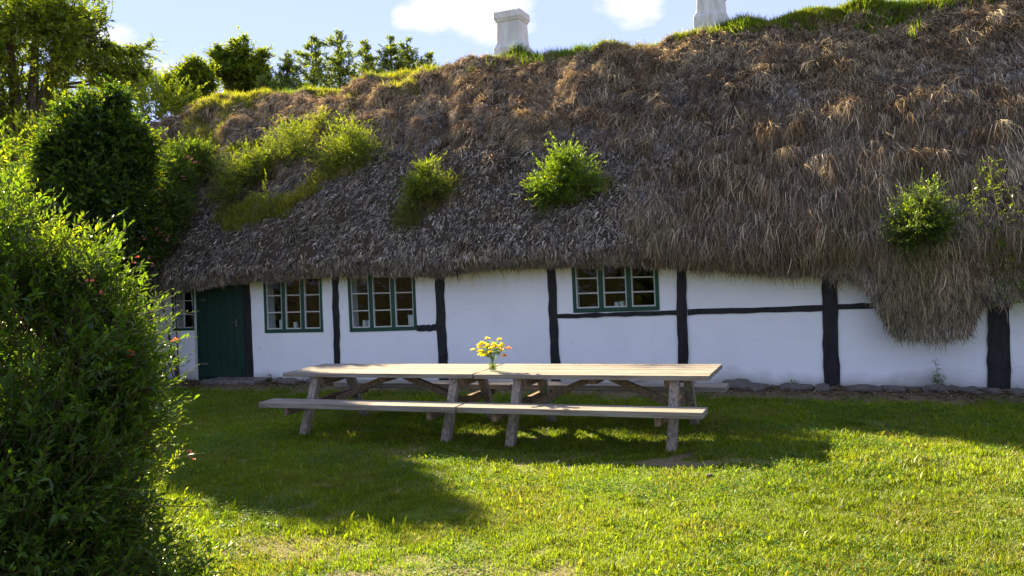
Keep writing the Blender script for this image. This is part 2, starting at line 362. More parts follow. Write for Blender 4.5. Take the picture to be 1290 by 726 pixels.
cuts = sorted(set(np.round(np.concatenate([np.arange(XL, XR+.01, .3), *[(a, b) for a, b, c, d in holes]]), 4)))
zc = sorted(set(np.round(np.concatenate([np.arange(-.2, 2.2, .28), *[(c, d) for a, b, c, d in holes]]), 4)))
wv, wf, idx = [], [], {}
def wp(i, j):
    if (i, j) not in idx:
        x, z = cuts[i], zc[j]; idx[(i, j)] = len(wv)
        wv.append((x, .022*(float(noise(x*1.1, z*1.3, 0, 8))-.5), z))
    return idx[(i, j)]
for i in range(len(cuts)-1):
    for j in range(len(zc)-1):
        mx, mz = (cuts[i]+cuts[i+1])/2, (zc[j]+zc[j+1])/2
        if any(a < mx < b and c < mz < d for a, b, c, d in holes): continue
        wf.append((wp(i, j), wp(i+1, j), wp(i+1, j+1), wp(i, j+1)))
for a, b, c, d in holes:
    n = len(wv); e = .24
    wv += [(a, .0, c), (b, .0, c), (b, .0, d), (a, .0, d), (a, e, c), (b, e, c), (b, e, d), (a, e, d)]
    wf += [(n, n+1, n+5, n+4), (n+1, n+2, n+6, n+5), (n+2, n+3, n+7, n+6), (n+3, n, n+4, n+7)]
# inner face, gables and back wall
def addq(*p): n = len(wv); wv.extend(p); wf.append(tuple(range(n, n+len(p))))
addq((XL, 0, -.2), (XL, 9, -.2), (XL, 9, 2.2), (XL, 4.5, 6.3), (XL, 0, 2.1)); addq((XR, 0, -.2), (XR, 9, -.2), (XR, 9, 2.2), (XR, 4.5, 6.3), (XR, 0, 2.2))
addq((XL, 9, -.2), (XR, 9, -.2), (XR, 9, 2.6), (XL, 9, 2.6))
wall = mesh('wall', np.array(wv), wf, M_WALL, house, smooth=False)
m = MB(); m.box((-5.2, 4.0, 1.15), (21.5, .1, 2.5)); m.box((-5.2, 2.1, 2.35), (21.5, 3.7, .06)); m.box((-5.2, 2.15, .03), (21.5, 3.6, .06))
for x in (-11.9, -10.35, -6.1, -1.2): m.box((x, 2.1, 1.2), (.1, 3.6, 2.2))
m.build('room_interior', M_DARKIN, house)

def beam(pxq, name, proud=.02, seed=0):
    f, P = quad(pxq); rows = 12 if abs(P[0][2]-P[3][2]) > abs(P[0][0]-P[1][0]) else 1; cols = 1 if rows > 1 else 12
    r = np.random.default_rng(seed); V = []; F = []
    for j in range(rows+1):
        for i in range(cols+1):
            p = f(i/cols, j/rows, -proud); jx, jz = r.normal(0, .007), r.normal(0, .005)
            if rows > 1: p[0] += jx
            else: p[2] += jz
            p[1] += r.uniform(-.004, .004); V.append(p)
    nF = (rows+1)*(cols+1)
    for p in list(V): V.append(np.array([p[0], .05, p[2]]))
    g = lambda i, j: j*(cols+1)+i
    for j in range(rows):
        for i in range(cols): F.append((g(i, j), g(i+1, j), g(i+1, j+1), g(i, j+1)))
    ring = [g(i, 0) for i in range(cols+1)] + [g(cols, j) for j in range(1, rows+1)] + [g(i, rows) for i in range(cols-1, -1, -1)] + [g(0, j) for j in range(rows-1, 0, -1)]
    for a, b in zip(ring, ring[1:]+ring[:1]): F.append((b, a, a+nF, b+nF))
    return mesh(name, np.array(V), F, M_TAR, house)
posts = [[(186, 360), (192, 360), (196, 482), (190, 482)],
 [(306, 345), (314.5, 345), (320, 478.5), (311, 478.5)], [(418.5, 338), (426.5, 338), (429, 482), (422.5, 482)],
 [(548, 335), (559.5, 335), (565, 484), (554, 484)], [(688.5, 320), (699, 320), (706.5, 486), (695.5, 486)],
 [(852, 318), (863.5, 318), (868.5, 487), (855.5, 487)], [(1035, 322), (1052.5, 322), (1058.5, 488), (1038, 488)],
 [(1246, 340), (1271, 340), (1273.5, 491), (1243.5, 491)]]
for i, p in enumerate(posts): beam(p, 'post', .022, i)
rails = [[(525.8, 409.5), (550.5, 408.5), (551, 416.5), (525.8, 417.5)], [(702, 396), (853, 391), (853, 396.5), (702, 401.5)],
 [(866.5, 390), (1036, 384.5), (1036, 391.5), (866.5, 397)], [(1056, 383), (1246, 380), (1246, 386.5), (1056, 390)]]
for i, p in enumerate(rails): beam(p, 'rail', .017, 20+i)

def patchbox(f, u0_, u1, v0, v1, y0, y1):
    """box in the sheared frame of a window: f maps u,v; y0 front y1 back"""
    return [f(u0_, v0, y0), f(u1, v0, y0), f(u1, v0, y1), f(u0_, v0, y1), f(u0_, v1, y0), f(u1, v1, y0), f(u1, v1, y1), f(u0_, v1, y1)]
def window(key, ncol, rows, label=None):
    f, P = WIN[key]; w = P[1][0]-P[0][0]; h = P[0][2]-P[3][2]
    fw = .055/w; fh = .055/h; mw = .075/w
    m = MB(); B = lambda *a: m.hexa(patchbox(f, *a))
    thin = ncol == 2
    if thin: fw, fh = .04/w, .04/h
    B(0, fw, 0, 1, -.012, .07); B(1-fw, 1, 0, 1, -.0125, .07); B(fw, 1-fw, 0, fh*1.25, -.011, .07); B(fw, 1-fw, 1-fh, 1, -.011, .07)
    ops = []
    if thin: ops = [(fw, 1-fw)]
    else:
        iw = (1-2*fw-(ncol-1)*mw)/ncol
        for c in range(ncol):
            a = fw+c*(iw+mw); ops.append((a, a+iw))
            if c: B(a-mw, a, fh*1.25, 1-fh, -.008, .07)
    frame = m.build('window', M_GREEN2, house, .004)
    if label: frame['label'] = label
    for (a, b) in ops:
        m = MB(); bw = (.016 if thin else .020)/w; bh = (.016 if thin else .020)/h
        v0, v1 = fh*1.25, 1-fh
        m.hexa(patchbox(f, a, a+bw, v0, v1, .003, .045)); m.hexa(patchbox(f, b-bw, b, v0, v1, .0035, .045))
        m.hexa(patchbox(f, a+bw, b-bw, v0, v0+bh, .004, .045)); m.hexa(patchbox(f, a+bw, b-bw, v1-bh, v1, .004, .045))
        for r in range(1, rows):
            vv = v0+(v1-v0)*r/rows; m.hexa(patchbox(f, a+bw, b-bw, vv-bh/2, vv+bh/2, .006, .04))
        if thin: m.hexa(patchbox(f, .5-bw*.6, .5+bw*.6, v0+bh, v1-bh, .008, .038))
        m.build('casement', M_WHITEP, frame)
        m = MB(); n = 0
        m.V = [f(a+bw*.5, v0+bh*.5, .025), f(b-bw*.5, v0+bh*.5, .025), f(b-bw*.5, v1-bh*.5, .025), f(a+bw*.5, v1-bh*.5, .025)]; m.F = [(0, 1, 2, 3)]
        m.build('glass', M_GLASS, frame)
    return frame
window('small', 2, 3, 'small dark six-pane window left of the green door')
window('left', 3, 3); window('mid', 3, 3); window('right', 3, 3)
# door
m = MB(); nb = 6
for i in range(nb):
    a, b = .045+i*.905/nb, .045+(i+1)*.905/nb-.006
    m.hexa(patchbox(fd, a, b, .02, .985, .0+.004*(i % 2), .035))
door = m.build('door', M_GREEN, house, .003)
m = MB(); m.hexa(patchbox(fd, 0, .042, 0, 1, -.012, .06)); m.hexa(patchbox(fd, .953, 1, 0, 1, -.012, .06)); m.hexa(patchbox(fd, .042, .953, .987, 1, -.01, .06))
m.build('door_frame', M_GREEN, door, .003)
m = MB(); m.hexa(patchbox(fd, .05, .945, .03, .105, -.022, .002)); m.build('kick_board', M_GREEN, door, .004)
m = MB(); p = fd(.86, .56, -.02); m.box(p, (.05, .012, .14)); m.tube([p+(0, -.03, .02), p+(-.09, -.035, .02)], .009); m.tube([p+(0, 0, .02), p+(0, -.035, .02)], .008); m.build('handle', M_METAL, door)
for v in (.16, .80):
    m = MB(); p = fd(.12, v, -.008); m.box(p+(.03, 0, 0), (.16, .01, .035)); m.build('hinge', M_METAL, door)
m = MB(); p = fd(.8, .955, -.012); m.box(p, (.06, .014, .03)); m.build('latch_plate', M_WHITEP, door, .003)
m = MB(); m.hexa(patchbox(fd, -.06, -.003, .0, .99, -.008, .04)); m.build('door_jamb_strip', M_WHITEP, house)
m = MB(); c = at(280, 484, Z=.03); m.box((c[0], -.28, .02), (1.25, .5, .1)); m.build('doorstep', M_STONE, house, .015)
# foundation sill strip under the wall: rough mortar and stones
m = MB(); r = np.random.default_rng(4); x = XL
while x < XR:
    w = r.uniform(.16, .42)
    if not (Pd[3][0]-.02 < x+w/2 < Pd[1][0]+.05):
        m.box((x+w/2, .02, -.02), (w*.97, .12+r.uniform(0, .05), .03+r.uniform(0, .05)))
    x += w
m.build('foundation', M_STONE, house, .02)

# ---------------------------------------------------------------- roof form
eX = np.array([-17, -13.4, -12.16, -11, -9.9, -8.2, -6.95, -6.06, -5.49, -4.15, -2.22, -1.12, -.3, .12, .34, .46, .6, 1.0, 1.34, 1.44, 1.52, 2.05, 2.6, 3.4, 6.2])
eZ = np.array([1.80, 1.80, 1.84, 1.87, 1.93, 1.95, 1.91, 1.87, 1.94, 1.95, 1.88, 1.80, 1.70, 1.60, 1.25, .92, .84, .80, .82, 1.0, 1.26, 1.30, 1.35, 1.6, 1.75])
rX = np.array([-17, -14.5, -11.8, -8.5, -6.6, -4.8, -2.6, -.8, 1.9, 6.2]); rZ = np.array([6.35, 6.5, 6.42, 6.44, 6.52, 6.47, 6.44, 6.43, 6.4, 6.4])
RXL, RXR = -16.6, 6.2
def roofpt(x, t, off=0., bump=True):
    """t 0 at the eave lip, 1 at the ridge"""
    x = np.asarray(x, float); t = np.asarray(t, float)
    ze = np.interp(x, eX, eZ); zr = np.interp(x, rX, rZ)
    z15 = 1.95 + 0*x                                  # height where slope starts behind the lip
    # lip: rises steeply over the first part, then the slope
    tl = .10; a = np.clip(t/tl, 0, 1); b = np.clip((t-tl)/(1-tl), 0, 1)
    zl = np.maximum(ze+.26, 2.12)
    z = np.where(t < tl, ze+(zl-ze)*a**.9, zl+(zr-zl)*b**(.98-.13*smooth(-1, -7, x)))
    y = np.where(t < tl, -.47-.10*np.sin(a*math.pi*.7)+.0*a, -.55+5.05*b)
    y = y - .10*np.sin(np.clip(b, 0, 1)*math.pi)*(1) 
    # round the ridge
    z = z - .10*smooth(.93, 1, b)
    if bump:
        h = .30*(fbm(x*.55, t*3.2, 0, 90, 2)-.5) + .26*(fbm(x*1.7, t*10, 0, 91, 2)-.5) + .17*(fbm(x*4.5, t*26, 0, 92, 2)-.5)
        h = h*(.35+.65*smooth(.03, .2, t))*(1+.45*smooth(.45, .75, t)*smooth(-1, -5, x))
        L_ = smooth(.38, .6, t)*smooth(-1.5, -4.5, x)*smooth(.985, .88, t)
        h = h + L_*(.30*(fbm(x*2.3+t*3, t*9, 0, 95, 2)-.5) + .22*np.abs(fbm(x*3.6+t*6, t*13, 0, 96, 2)-.5)*2)
        # the hollow beside the hanging beard and ledge over the right part
        h = h + .06*np.exp(-((t-.30-.03*np.sin(x*2))/.05)**2)*smooth(-3.4, -2.2, x)*smooth(.9, .2, x)
        h = h - .15*np.exp(-((x-.95)/.5)**2-((t-.36)/.05)**2)
        off = off + h
    return np.stack([x, y-off*.68*np.ones_like(x), z+off*.73*np.ones_like(x)], -1)
xs = np.arange(RXL, RXR+.01, .06); ts = np.concatenate([np.linspace(0, .1, 12), np.linspace(.1, 1, 120)[1:]])
Xg, Tg = np.meshgrid(xs, ts); P = roofpt(Xg, Tg); nx, nt_ = len(xs), len(ts)
under = P[0].copy(); under[:, 1] = .02; under[:, 2] = np.maximum(under[:, 2]+.12, 1.9)
wallside = roofpt(xs, 0*xs, 0, False); wallside[:, 1] = .02; wallside[:, 2] = np.maximum(wallside[:, 2]+.16, 1.86)
lip = P[0].copy(); lip[:, 1] += .3; lip[:, 2] += .02
back = P[::-1][1:].copy(); back[..., 1] = 9.0-back[..., 1]; back[..., 2] = np.where(Tg[::-1][1:] < .1, 2.0, back[..., 2])
G = np.concatenate([wallside[None], lip[None], P, back], 0); ng = G.shape[0]; I = np.arange(ng*nx).reshape(ng, nx)
Fq = np.stack([I[:-1, :-1], I[:-1, 1:], I[1:, 1:], I[1:, :-1]], -1).reshape(-1, 4)
gv = G.reshape(-1, 3); nn = fbm(gv[:, 0]*2, gv[:, 1]*2, gv[:, 2]*2, 7)[:, None]
roof = mesh('roof', gv, Fq, M_THATCH, house, col=np.array([.070, .052, .035])*(.6+.8*nn)); roof['label'] = 'thick brown and grey seaweed thatch roof with mossy ridge'

def roofframe(x, t):
    e = .004
    p = roofpt(x, t); du = roofpt(x, np.minimum(t+e, 1.0))-roofpt(x, np.maximum(t-e, 0)); dx = roofpt(x+.03, t)-roofpt(x-.03, t)
    d = -nrm(du); n = nrm(np.cross(dx, du)); return p, d, n
def strands(x, t, per, length, width, spread, lift, c, seed, jit=.045, grav=.4, curl=.25):
    """x,t,length,lift,c per tuft -> ribbons"""
    r = np.random.default_rng(seed); n = len(x)
    lat = r.normal(0, spread, n); L0 = np.repeat(length, per); lf = np.repeat(lift, per)
    x = np.repeat(x, per)+r.normal(0, jit, n*per); t = np.clip(np.repeat(t, per)+r.normal(0, jit*.16, n*per), .0, .995)
    x = np.clip(x, RXL+.05, RXR-.05)
    p, d, nr = roofframe(x, t); N_ = n*per
    la = np.repeat(lat, per)+r.normal(0, spread*.9, N_); s = np.array([1., 0, 0])
    L = L0*r.uniform(.55, 1.25, N_); lf = lf*r.uniform(.3, 1.6, N_)
    dir1 = nrm(d + nr*lf[:, None] + s*la[:, None]); down = np.array([0, -.05, -1.])
    cu = r.normal(0, curl, N_)[:, None]; side = nrm(np.cross(dir1, nr))
    dir2 = nrm(dir1*(1-grav*.6) + d*.3 + down*grav*.5 + side*cu + nr*r.normal(0, curl*.5, N_)[:, None])
    dir3 = nrm(dir2*(1-grav) + down*grav + side*(cu*1.3+r.normal(0, curl, N_)[:, None]) + nr*r.normal(-.05, curl*.6, N_)[:, None])
    p0 = p+nr*r.uniform(-.01, .03, N_)[:, None]; p1 = p0+dir1*(L*.34)[:, None]; p2 = p1+dir2*(L*.33)[:, None]; p3 = p2+dir3*(L*.33)[:, None]
    wd = nrm(np.cross(dir1, nr)+nr*r.normal(0, .45, N_)[:, None]); w = (np.repeat(width, per)*r.uniform(.6, 1.4, N_))[:, None]
    V = np.stack([p0-wd*w/2, p0+wd*w/2, p1-wd*w*.5, p1+wd*w*.5, p2-wd*w*.4, p2+wd*w*.4, p3-wd*w*.1, p3+wd*w*.1], 1).reshape(-1, 3)
    b = np.arange(N_)*8; Fq = np.concatenate([np.stack([b, b+1, b+3, b+2], 1), np.stack([b+2, b+3, b+5, b+4], 1), np.stack([b+4, b+5, b+7, b+6], 1)])
    kk = r.uniform(0, 1, (N_, 1)); col = np.repeat(c, per, 0)*(.35+1.5*kk**1.6); col = col + (kk > .9)*np.array([.05, .045, .035]); return V, Fq, np.repeat(col, 8, 0)
SV, SF, SC = [], [], []; so_ = 0
def addS(a):
    global so_
    SV.append(a[0]); SF.append(a[1]+so_); SC.append(a[2]); so_ += len(a[0])
BR = np.array([.15, .10, .055]); TAN = np.array([.33, .26, .16]); GY = np.array([.24, .22, .195]); DK = np.array([.055, .04, .028]); OL = np.array([.12, .11, .04])
def tone(x, t, r, grey):
    n1 = fbm(x*.9, t*6, 0, 101)[:, None]; n2 = fbm(x*3.1, t*19, 0, 102)[:, None]; k = r.uniform(0, 1, (len(x), 1))
    c = BR*(1-smooth(.4, .75, n1))+TAN*.75*smooth(.4, .75, n1)
    c = np.where(k < .22, DK, c); c = np.where((k > .80), TAN, c)
    g = np.clip(grey[:, None]*(.4+1.1*n2)+(grey[:, None] > .2)*(r.uniform(0, 1, (len(x), 1)) > .86)*.7, 0, 1); c = c*(1-g)+GY*np.array([1, 1.0, 1.0])*g*r.uniform(.5, 1.5, (len(x), 1))+0*c
    c = c*(1.08+.75*smooth(.35, .8, t)*smooth(-1, -6, x)+.25*smooth(-3,0,x))[:, None]  # upper-left strands lightened: the sunshine there is put into the colour
    mo = (smooth(.60, .72, fbm(x*1.3, t*8, 0, 103))*(t < .3)*.35)[:, None]; return c*(1-mo)+OL*mo
r = np.random.default_rng(77)
def pick(n, f):
    x = r.uniform(RXL+.1, 4.6, n); t = r.uniform(0.0, .995, n); k = r.uniform(0, 1, n) < f(x, t); return x[k], t[k]
flake = lambda x, t: smooth(.52, .30, t+.14*(fbm(x*.9, t*5, 0, 111)-.5))*smooth(-1.2, -2.8, x+1.2*(fbm(x, t*8, 0, 112)-.5))
# scale-like weathered flakes low on the left and middle
x, t = pick(34000, flake); n = len(x)
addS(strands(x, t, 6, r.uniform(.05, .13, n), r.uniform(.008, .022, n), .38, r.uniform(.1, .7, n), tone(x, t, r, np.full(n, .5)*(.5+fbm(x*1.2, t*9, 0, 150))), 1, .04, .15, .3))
# long tufts elsewhere
x, t = pick(30000, lambda x, t: 1-.93*flake(x, t)); n = len(x)
big = fbm(x*1.6, t*9, 0, 120); top = smooth(.5, .95, t)
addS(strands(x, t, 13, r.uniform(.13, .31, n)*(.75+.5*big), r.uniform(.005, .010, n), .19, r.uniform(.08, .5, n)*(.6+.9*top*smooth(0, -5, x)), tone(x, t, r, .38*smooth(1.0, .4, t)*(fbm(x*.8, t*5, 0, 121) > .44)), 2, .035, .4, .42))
# broad lifted clumps that catch the sun
x, t = pick(4200, lambda x, t: (1-flake(x, t))*smooth(.42, .62, fbm(x*1.2, t*7, 0, 130))*smooth(.25, .6, t+.25*smooth(-2, -9, x))); n = len(x)
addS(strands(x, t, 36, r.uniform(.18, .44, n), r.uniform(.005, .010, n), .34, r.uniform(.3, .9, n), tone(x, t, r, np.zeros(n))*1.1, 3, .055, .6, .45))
# sunlit draped locks on the upper left, sunlight also put into their colour
x, t = pick(16000, lambda x, t: smooth(.40, .60, t)*smooth(-1.5, -5, x)*smooth(.44, .56, fbm(x*2.0, t*9, 0, 131))); n = len(x)
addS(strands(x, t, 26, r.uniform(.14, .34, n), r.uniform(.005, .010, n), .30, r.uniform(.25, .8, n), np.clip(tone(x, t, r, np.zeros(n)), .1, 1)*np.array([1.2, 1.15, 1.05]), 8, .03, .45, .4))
# long hanging fringe right of the middle and the beard
x = r.uniform(-3.1, 4.4, 11000); t = .05+.55*r.beta(1.1, 2.0, 11000); n = len(x)
addS(strands(x, t, 16, r.uniform(.30, .62, n)*smooth(-3.9, -1.6, x+1.1*(fbm(x*1.5, t*14, 0, 143)-.5))*smooth(-.02, .16, t), r.uniform(.004, .009, n), .10, r.uniform(.05, .35, n), tone(x, t, r, .12*(fbm(x*2, t*9, 0, 140) > .5)), 4, .03, .75, .2))
x = r.uniform(.44, 1.46, 3800); t = r.uniform(.02, .12, 3800); n = len(x)
addS(strands(x, t, 14, r.uniform(.14, .30, n), r.uniform(.004, .008, n), .08, r.uniform(.02, .25, n), tone(x, t, r, np.full(n, .12)), 5, .02, .8, .22))
# ragged eave lip
x = r.uniform(RXL, 4.6, 15000); t = r.uniform(0, .03, 15000); n = len(x)
addS(strands(x, t, 9, r.uniform(.05, .12, n)*(1+.5*smooth(-2.6, -1.6, x)), r.uniform(.006, .012, n), .25, r.uniform(.0, .25, n), tone(x, t, r, np.full(n, .35)), 6, .03, .8, .2))
# thin wisps hanging below the eave on the right
x = r.uniform(-2.2, 1.6, 500); t = np.full(500, .004); n = len(x)
addS(strands(x, t, 3, r.uniform(.12, .30, n), r.uniform(.003, .005, n), .12, np.zeros(n), tone(x, t, r, np.zeros(n)), 7, .02, .9, .15))
straw = mesh('thatch_strands', np.concatenate(SV), np.concatenate(SF), M_STRAW, roof, col=np.concatenate(SC)); straw['kind'] = 'stuff'
SV = SF = SC = None

# chimneys (parts of the house)
def chimney(px_l, px_r, py_b, py_t, w, capped=True):
    a = at(px_l, py_b, Y=4.6); b = at(px_r, py_b, Y=4.6); cx = (a[0]+b[0])/2-.12; hw = (b[0]-a[0])/2*.70; zt = at((px_l+px_r)/2, py_t, Y=4.6)[2]
    V = []; prof = [(6.0, 1.22), (6.72, 1.22), (6.80, 1.06), (6.86, 1.0), (zt-.22, .95), (zt-.22, 1.04), (zt-.17, 1.05), (zt-.16, 1.13), (zt-.02, 1.13), (zt, 1.09)]
    for z, k in prof:
        for sx, sy in ((-1, -1), (1, -1), (1, 1), (-1, 1)): V.append((cx+sx*hw*k, 4.85+sy*hw*.95*k, z))
    F = []
    for i in range(len(prof)-1):
        for k in range(4): F.append((i*4+k, i*4+(k+1) % 4, i*4+4+(k+1) % 4, i*4+4+k))
    n = len(prof)*4; F.append((n-4, n-3, n-2, n-1))
    c = mesh('chimney', np.array(V), F, M_CHIM, roof); bm_ = c.modifiers.new('b', 'BEVEL'); bm_.width = .012
    m = MB(); m.box((cx, 4.85, zt+.03), (hw*.9, hw*.9, .05)); m.build('flue_top', M_STONE, roof, .01)
chimney(626, 669, 54, 12, .4); chimney(878, 927, 26, -20, .4)

# ---------------------------------------------------------------- foliage
def leaves(p, d, nrm_, L, Wd, c):
    """pointed folded leaves; p base, d direction"""
    d = nrm(d); s = nrm(np.cross(d, nrm_)); n = np.cross(s, d); L = L[:, None]; Wd = Wd[:, None]
    V = np.stack([p, p+d*L*.45-s*Wd/2+n*Wd*.15, p+d*L-n*L*.12, p+d*L*.45+s*Wd/2+n*Wd*.15], 1).reshape(-1, 3)
    b = np.arange(len(p))*4; F = np.concatenate([np.stack([b, b+1, b+2], 1), np.stack([b, b+2, b+3], 1)])
    return V, F, np.repeat(c, 4, 0)
def rdir(r, n): return nrm(r.normal(0, 1, (n, 3)))
def shoots(base, dirs, length, nl, L, Wd, colA, colB, r, ang=.9, droop=.1, pair=True, tipcol=None):
    """leafy twigs; returns leaf mesh arrays and twig polylines"""
    n = len(base); ln = length*r.uniform(.6, 1.3, n); s = np.linspace(.12, 1, nl)[None, :]*np.ones((n, 1))
    bend = rdir(r, n)*.25; bend[:, 2] -= droop
    P = base[:, None]+dirs[:, None]*(ln[:, None]*s)[..., None]+bend[:, None]*(ln[:, None]*s**2)[..., None]
    P = P.reshape(-1, 3); D = np.repeat(dirs, nl, 0); a = nrm(np.cross(D, rdir(r, n*nl)))
    k = (s.reshape(-1)); A = ang*(1.15-.7*k)
    dd = nrm(D*np.cos(A)[:, None]+a*np.sin(A)[:, None]+r.normal(0, .15, (n*nl, 3)))
    up = nrm(np.array([0, 0, 1.])+.6*rdir(r, n*nl))
    sz = L*np.repeat(r.uniform(.65, 1.4, n), nl)*r.uniform(.6, 1.25, n*nl)*(1.1-.45*k)
    mixv = np.clip(np.repeat(r.uniform(0, 1, n), nl)*.6+.4*r.uniform(0, 1, n*nl), 0, 1)[:, None]
    c = (colA*(1-mixv)+colB*mixv)*r.uniform(.75, 1.25, (n*nl, 1))
    if tipcol is not None:
        tk = (smooth(.55, 1, k)*np.repeat(r.uniform(0, 1, n) < .6, nl))[:, None]; c = c*(1-tk*.7)+tipcol*tk*.7
    v, f, cc = leaves(P, dd, up, sz, sz*Wd/L*r.uniform(.8, 1.2, n*nl), c)
    tip = base+dirs*ln[:, None]+bend*ln[:, None]; mid = base+dirs*ln[:, None]*.5+bend*ln[:, None]*.25
    return (v, f, cc), (base, mid, tip)
def twigmesh(lines, w, name, matl, parent):
    b, m_, t = lines; n = len(b); d = nrm(t-b); s = nrm(np.cross(d, np.array([.3, .2, 1.]))); q = nrm(np.cross(d, s))
    V = []; rings = []
    for p, k in ((b, 1), (m_, .7), (t, .25)):
        for a in range(3): V.append(p+(s*math.cos(a*2.094)+q*math.sin(a*2.094))*w*k)
    V = np.stack(V, 1).reshape(-1, 3); i = np.arange(n)*9; F = []
    for k in range(2):
        for a in range(3): F.append(np.stack([i+k*3+a, i+k*3+(a+1) % 3, i+k*3+3+(a+1) % 3, i+k*3+3+a], 1))
    return mesh(name, V, np.concatenate(F), matl, parent)
def join(A):
    V, F, C, o = [], [], [], 0
    for v, f, c in A: V.append(v); F.append(f+o); C.append(c); o += len(v)
    return np.concatenate(V), np.concatenate(F), np.concatenate(C)
def blobpts(bl, n, r, shell=.35):
    """points in the outer shell of a union of ellipsoids (cx,cy,cz,rx,ry,rz)"""
    w = np.array([b[3]*b[5]+b[4]*b[5] for b in bl]); w = w/w.sum(); k = r.choice(len(bl), n, p=w); B = np.array(bl)[k]
    d = rdir(r, n); f = 1-shell*r.uniform(0, 1, n)**1.3; p = B[:, :3]+d*B[:, 3:]*f[:, None]; nn_ = nrm(d/B[:, 3:])
    # drop points buried deep inside another blob
    keep = p[:, 2] > .02
    for b in bl:
        q = ((p-np.array(b[:3]))/np.array(b[3:])); keep &= (np.linalg.norm(q, axis=1) > (1-shell)*.9)
    return p[keep], nn_[keep]
G_DK = np.array([.040, .088, .014]); G_MD = np.array([.075, .145, .018]); G_YL = np.array([.165, .225, .022]); G_DD = np.array([.024, .060, .012])
def shrub(name, label, cat, bl, n, L, Wd, cA, cB, seed, length=.3, nl=12, shell=.4, group=None, base=None, tip=None, noisecut=.36, up=.35, ang=.9, tw=.003, gap=1.6):
    r = np.random.default_rng(seed); root = tag(empty(name, tuple(base if base is not None else (bl[0][0], bl[0][1], 0))), label, cat, group)
    o = np.array(root.location)
    p, nn_ = blobpts(bl, n, r, shell); k = fbm(p[:, 0]*gap, p[:, 1]*gap, p[:, 2]*gap, seed, 2)+r.normal(0, .05, len(p)) > noisecut; p, nn_ = p[k], nn_[k]
    d = nrm(nn_*.8+np.array([0, 0, up])+.45*rdir(r, len(p)))
    (lv, lf, lc), lines = shoots(p-d*length*.4, d, length, nl, L, Wd, cA, cB, r, ang, .12, tipcol=tip)
    mesh('foliage', lv-o, lf, M_LEAF, root, col=lc)
    twigmesh(tuple(q-o for q in lines), tw, 'twigs', M_STEM, root)
    m = MB()
    for b in bl[:6]:
        c = np.array(b[:3]); bs = o+np.array([r.uniform(-.1, .1), r.uniform(-.1, .1), 0]); midp = (bs+c)/2+rdir(r, 1)[0]*.08
        m.tube([bs-o-(0, 0, .05), midp-o, c-o, c-o+(0, 0, b[5]*.5)], [max(.012, .03*b[5]), max(.01, .022*b[5]), max(.006, .014*b[5]), .004])
    m.build('stems', M_BARK, root); return root

def ell(px, py, dist, rx, rz=None, ry=None):
    c = far(px, py, dist); return (c[0], c[1], c[2], rx, ry or rx, rz or rx)
# big foreground bush
fb = [ell(-30, 431, 5.0, .76, .80), ell(40, 466, 4.75, .58, .62), ell(-170, 436, 5.2, 1.0, 1.0), ell(10, 616, 4.5, .62, .6), ell(90, 546, 4.7, .42, .55),
      ell(95, 656, 4.5, .44, .5), ell(130, 436, 4.85, .20, .26), ell(155, 616, 4.65, .17, .40), ell(170, 716, 4.5, .26, .28), ell(130, 486, 4.8, .26, .25),
      ell(40, 776, 4.3, .55, .5), ell(80, 396, 4.85, .30, .28), ell(215, 751, 4.5, .17, .16), ell(-80, 716, 4.5, .8, .8), ell(240, 740, 4.45, .16, .16)]
fbase = (-4.35, -9.2, 0)
bush = shrub('large_bush', 'tall dense green bush close to the camera, with yellow-green sunlit shoots', 'bush', fb, 15500, .058, .0195, G_DK*.95, G_MD*1.05, 201, .30, 14, .5, base=fbase, tip=G_MD*1.25, noisecut=.40, up=.5, ang=1.0, tw=.003, gap=2.6)
# sprigs that stand out of its outline
r = np.random.default_rng(9); P_, D_ = [], []
for px, py, n in [(20, 225, 7), (50, 245, 6), (85, 285, 7), (110, 290, 6), (125, 300, 5), (155, 335, 6), (175, 365, 6), (188, 400, 5), (205, 440, 8), (212, 470, 8), (207, 500, 6), (225, 545, 4), (235, 560, 3), (232, 585, 4), (215, 620, 6), (245, 640, 6), (265, 665, 6), (285, 690, 6), (295, 715, 7), (200, 660, 6)]:
    for q in range(n*2): P_.append(far(px-34+r.normal(0, 10), py+30+r.normal(0, 10), 4.75+r.normal(0, .12))); D_.append((r.normal(.35, .25), r.normal(0, .3), r.uniform(.5, 1.2)))
(v, f_, c), ln = shoots(np.array(P_), nrm(np.array(D_)), .2, 13, .036, .012, G_MD*1.1, G_YL*1.3, r, 1.0, .05)
o = np.array(fbase); mesh('foliage', v-o, f_, M_LEAF, bush, col=c)['label'] = 'bright yellow-green young shoots on the sunny edge'; twigmesh(tuple(q-o for q in ln), .002, 'twigs', M_STEM, bush)
# reddish leaf tips / small pink flowers on the bush
def petals(centers, size, cA, cB, r, name, parent, k=6, o=(0, 0, 0)):
    n = len(centers)*k; p = np.repeat(np.array(centers), k, 0); d = rdir(r, n); d[:, 2] = abs(d[:, 2])*.8; c = cA+(cB-cA)*r.uniform(0, 1, (n, 1))
    v, f_, cc = leaves(p, d, nrm(rdir(r, n)+np.array([0, 0, 1])), np.full(n, size)*r.uniform(.7, 1.2, n), np.full(n, size*.7), c); return mesh(name, v-np.array(o), f_, M_PETAL, parent, col=cc)
cs = [far(a+r.normal(0, 3), b+r.normal(0, 3), 4.4+r.uniform(0, .1)) for a, b in [(112, 355), (165, 448), (158, 446), (125, 372), (172, 332), (20, 406), (27, 404), (240, 572), (243, 577), (215, 430)] for _ in range(2)]
petals(cs, .016, np.array([.45, .08, .05]), np.array([.55, .22, .15]), r, 'flowers', bush, 5, fbase)

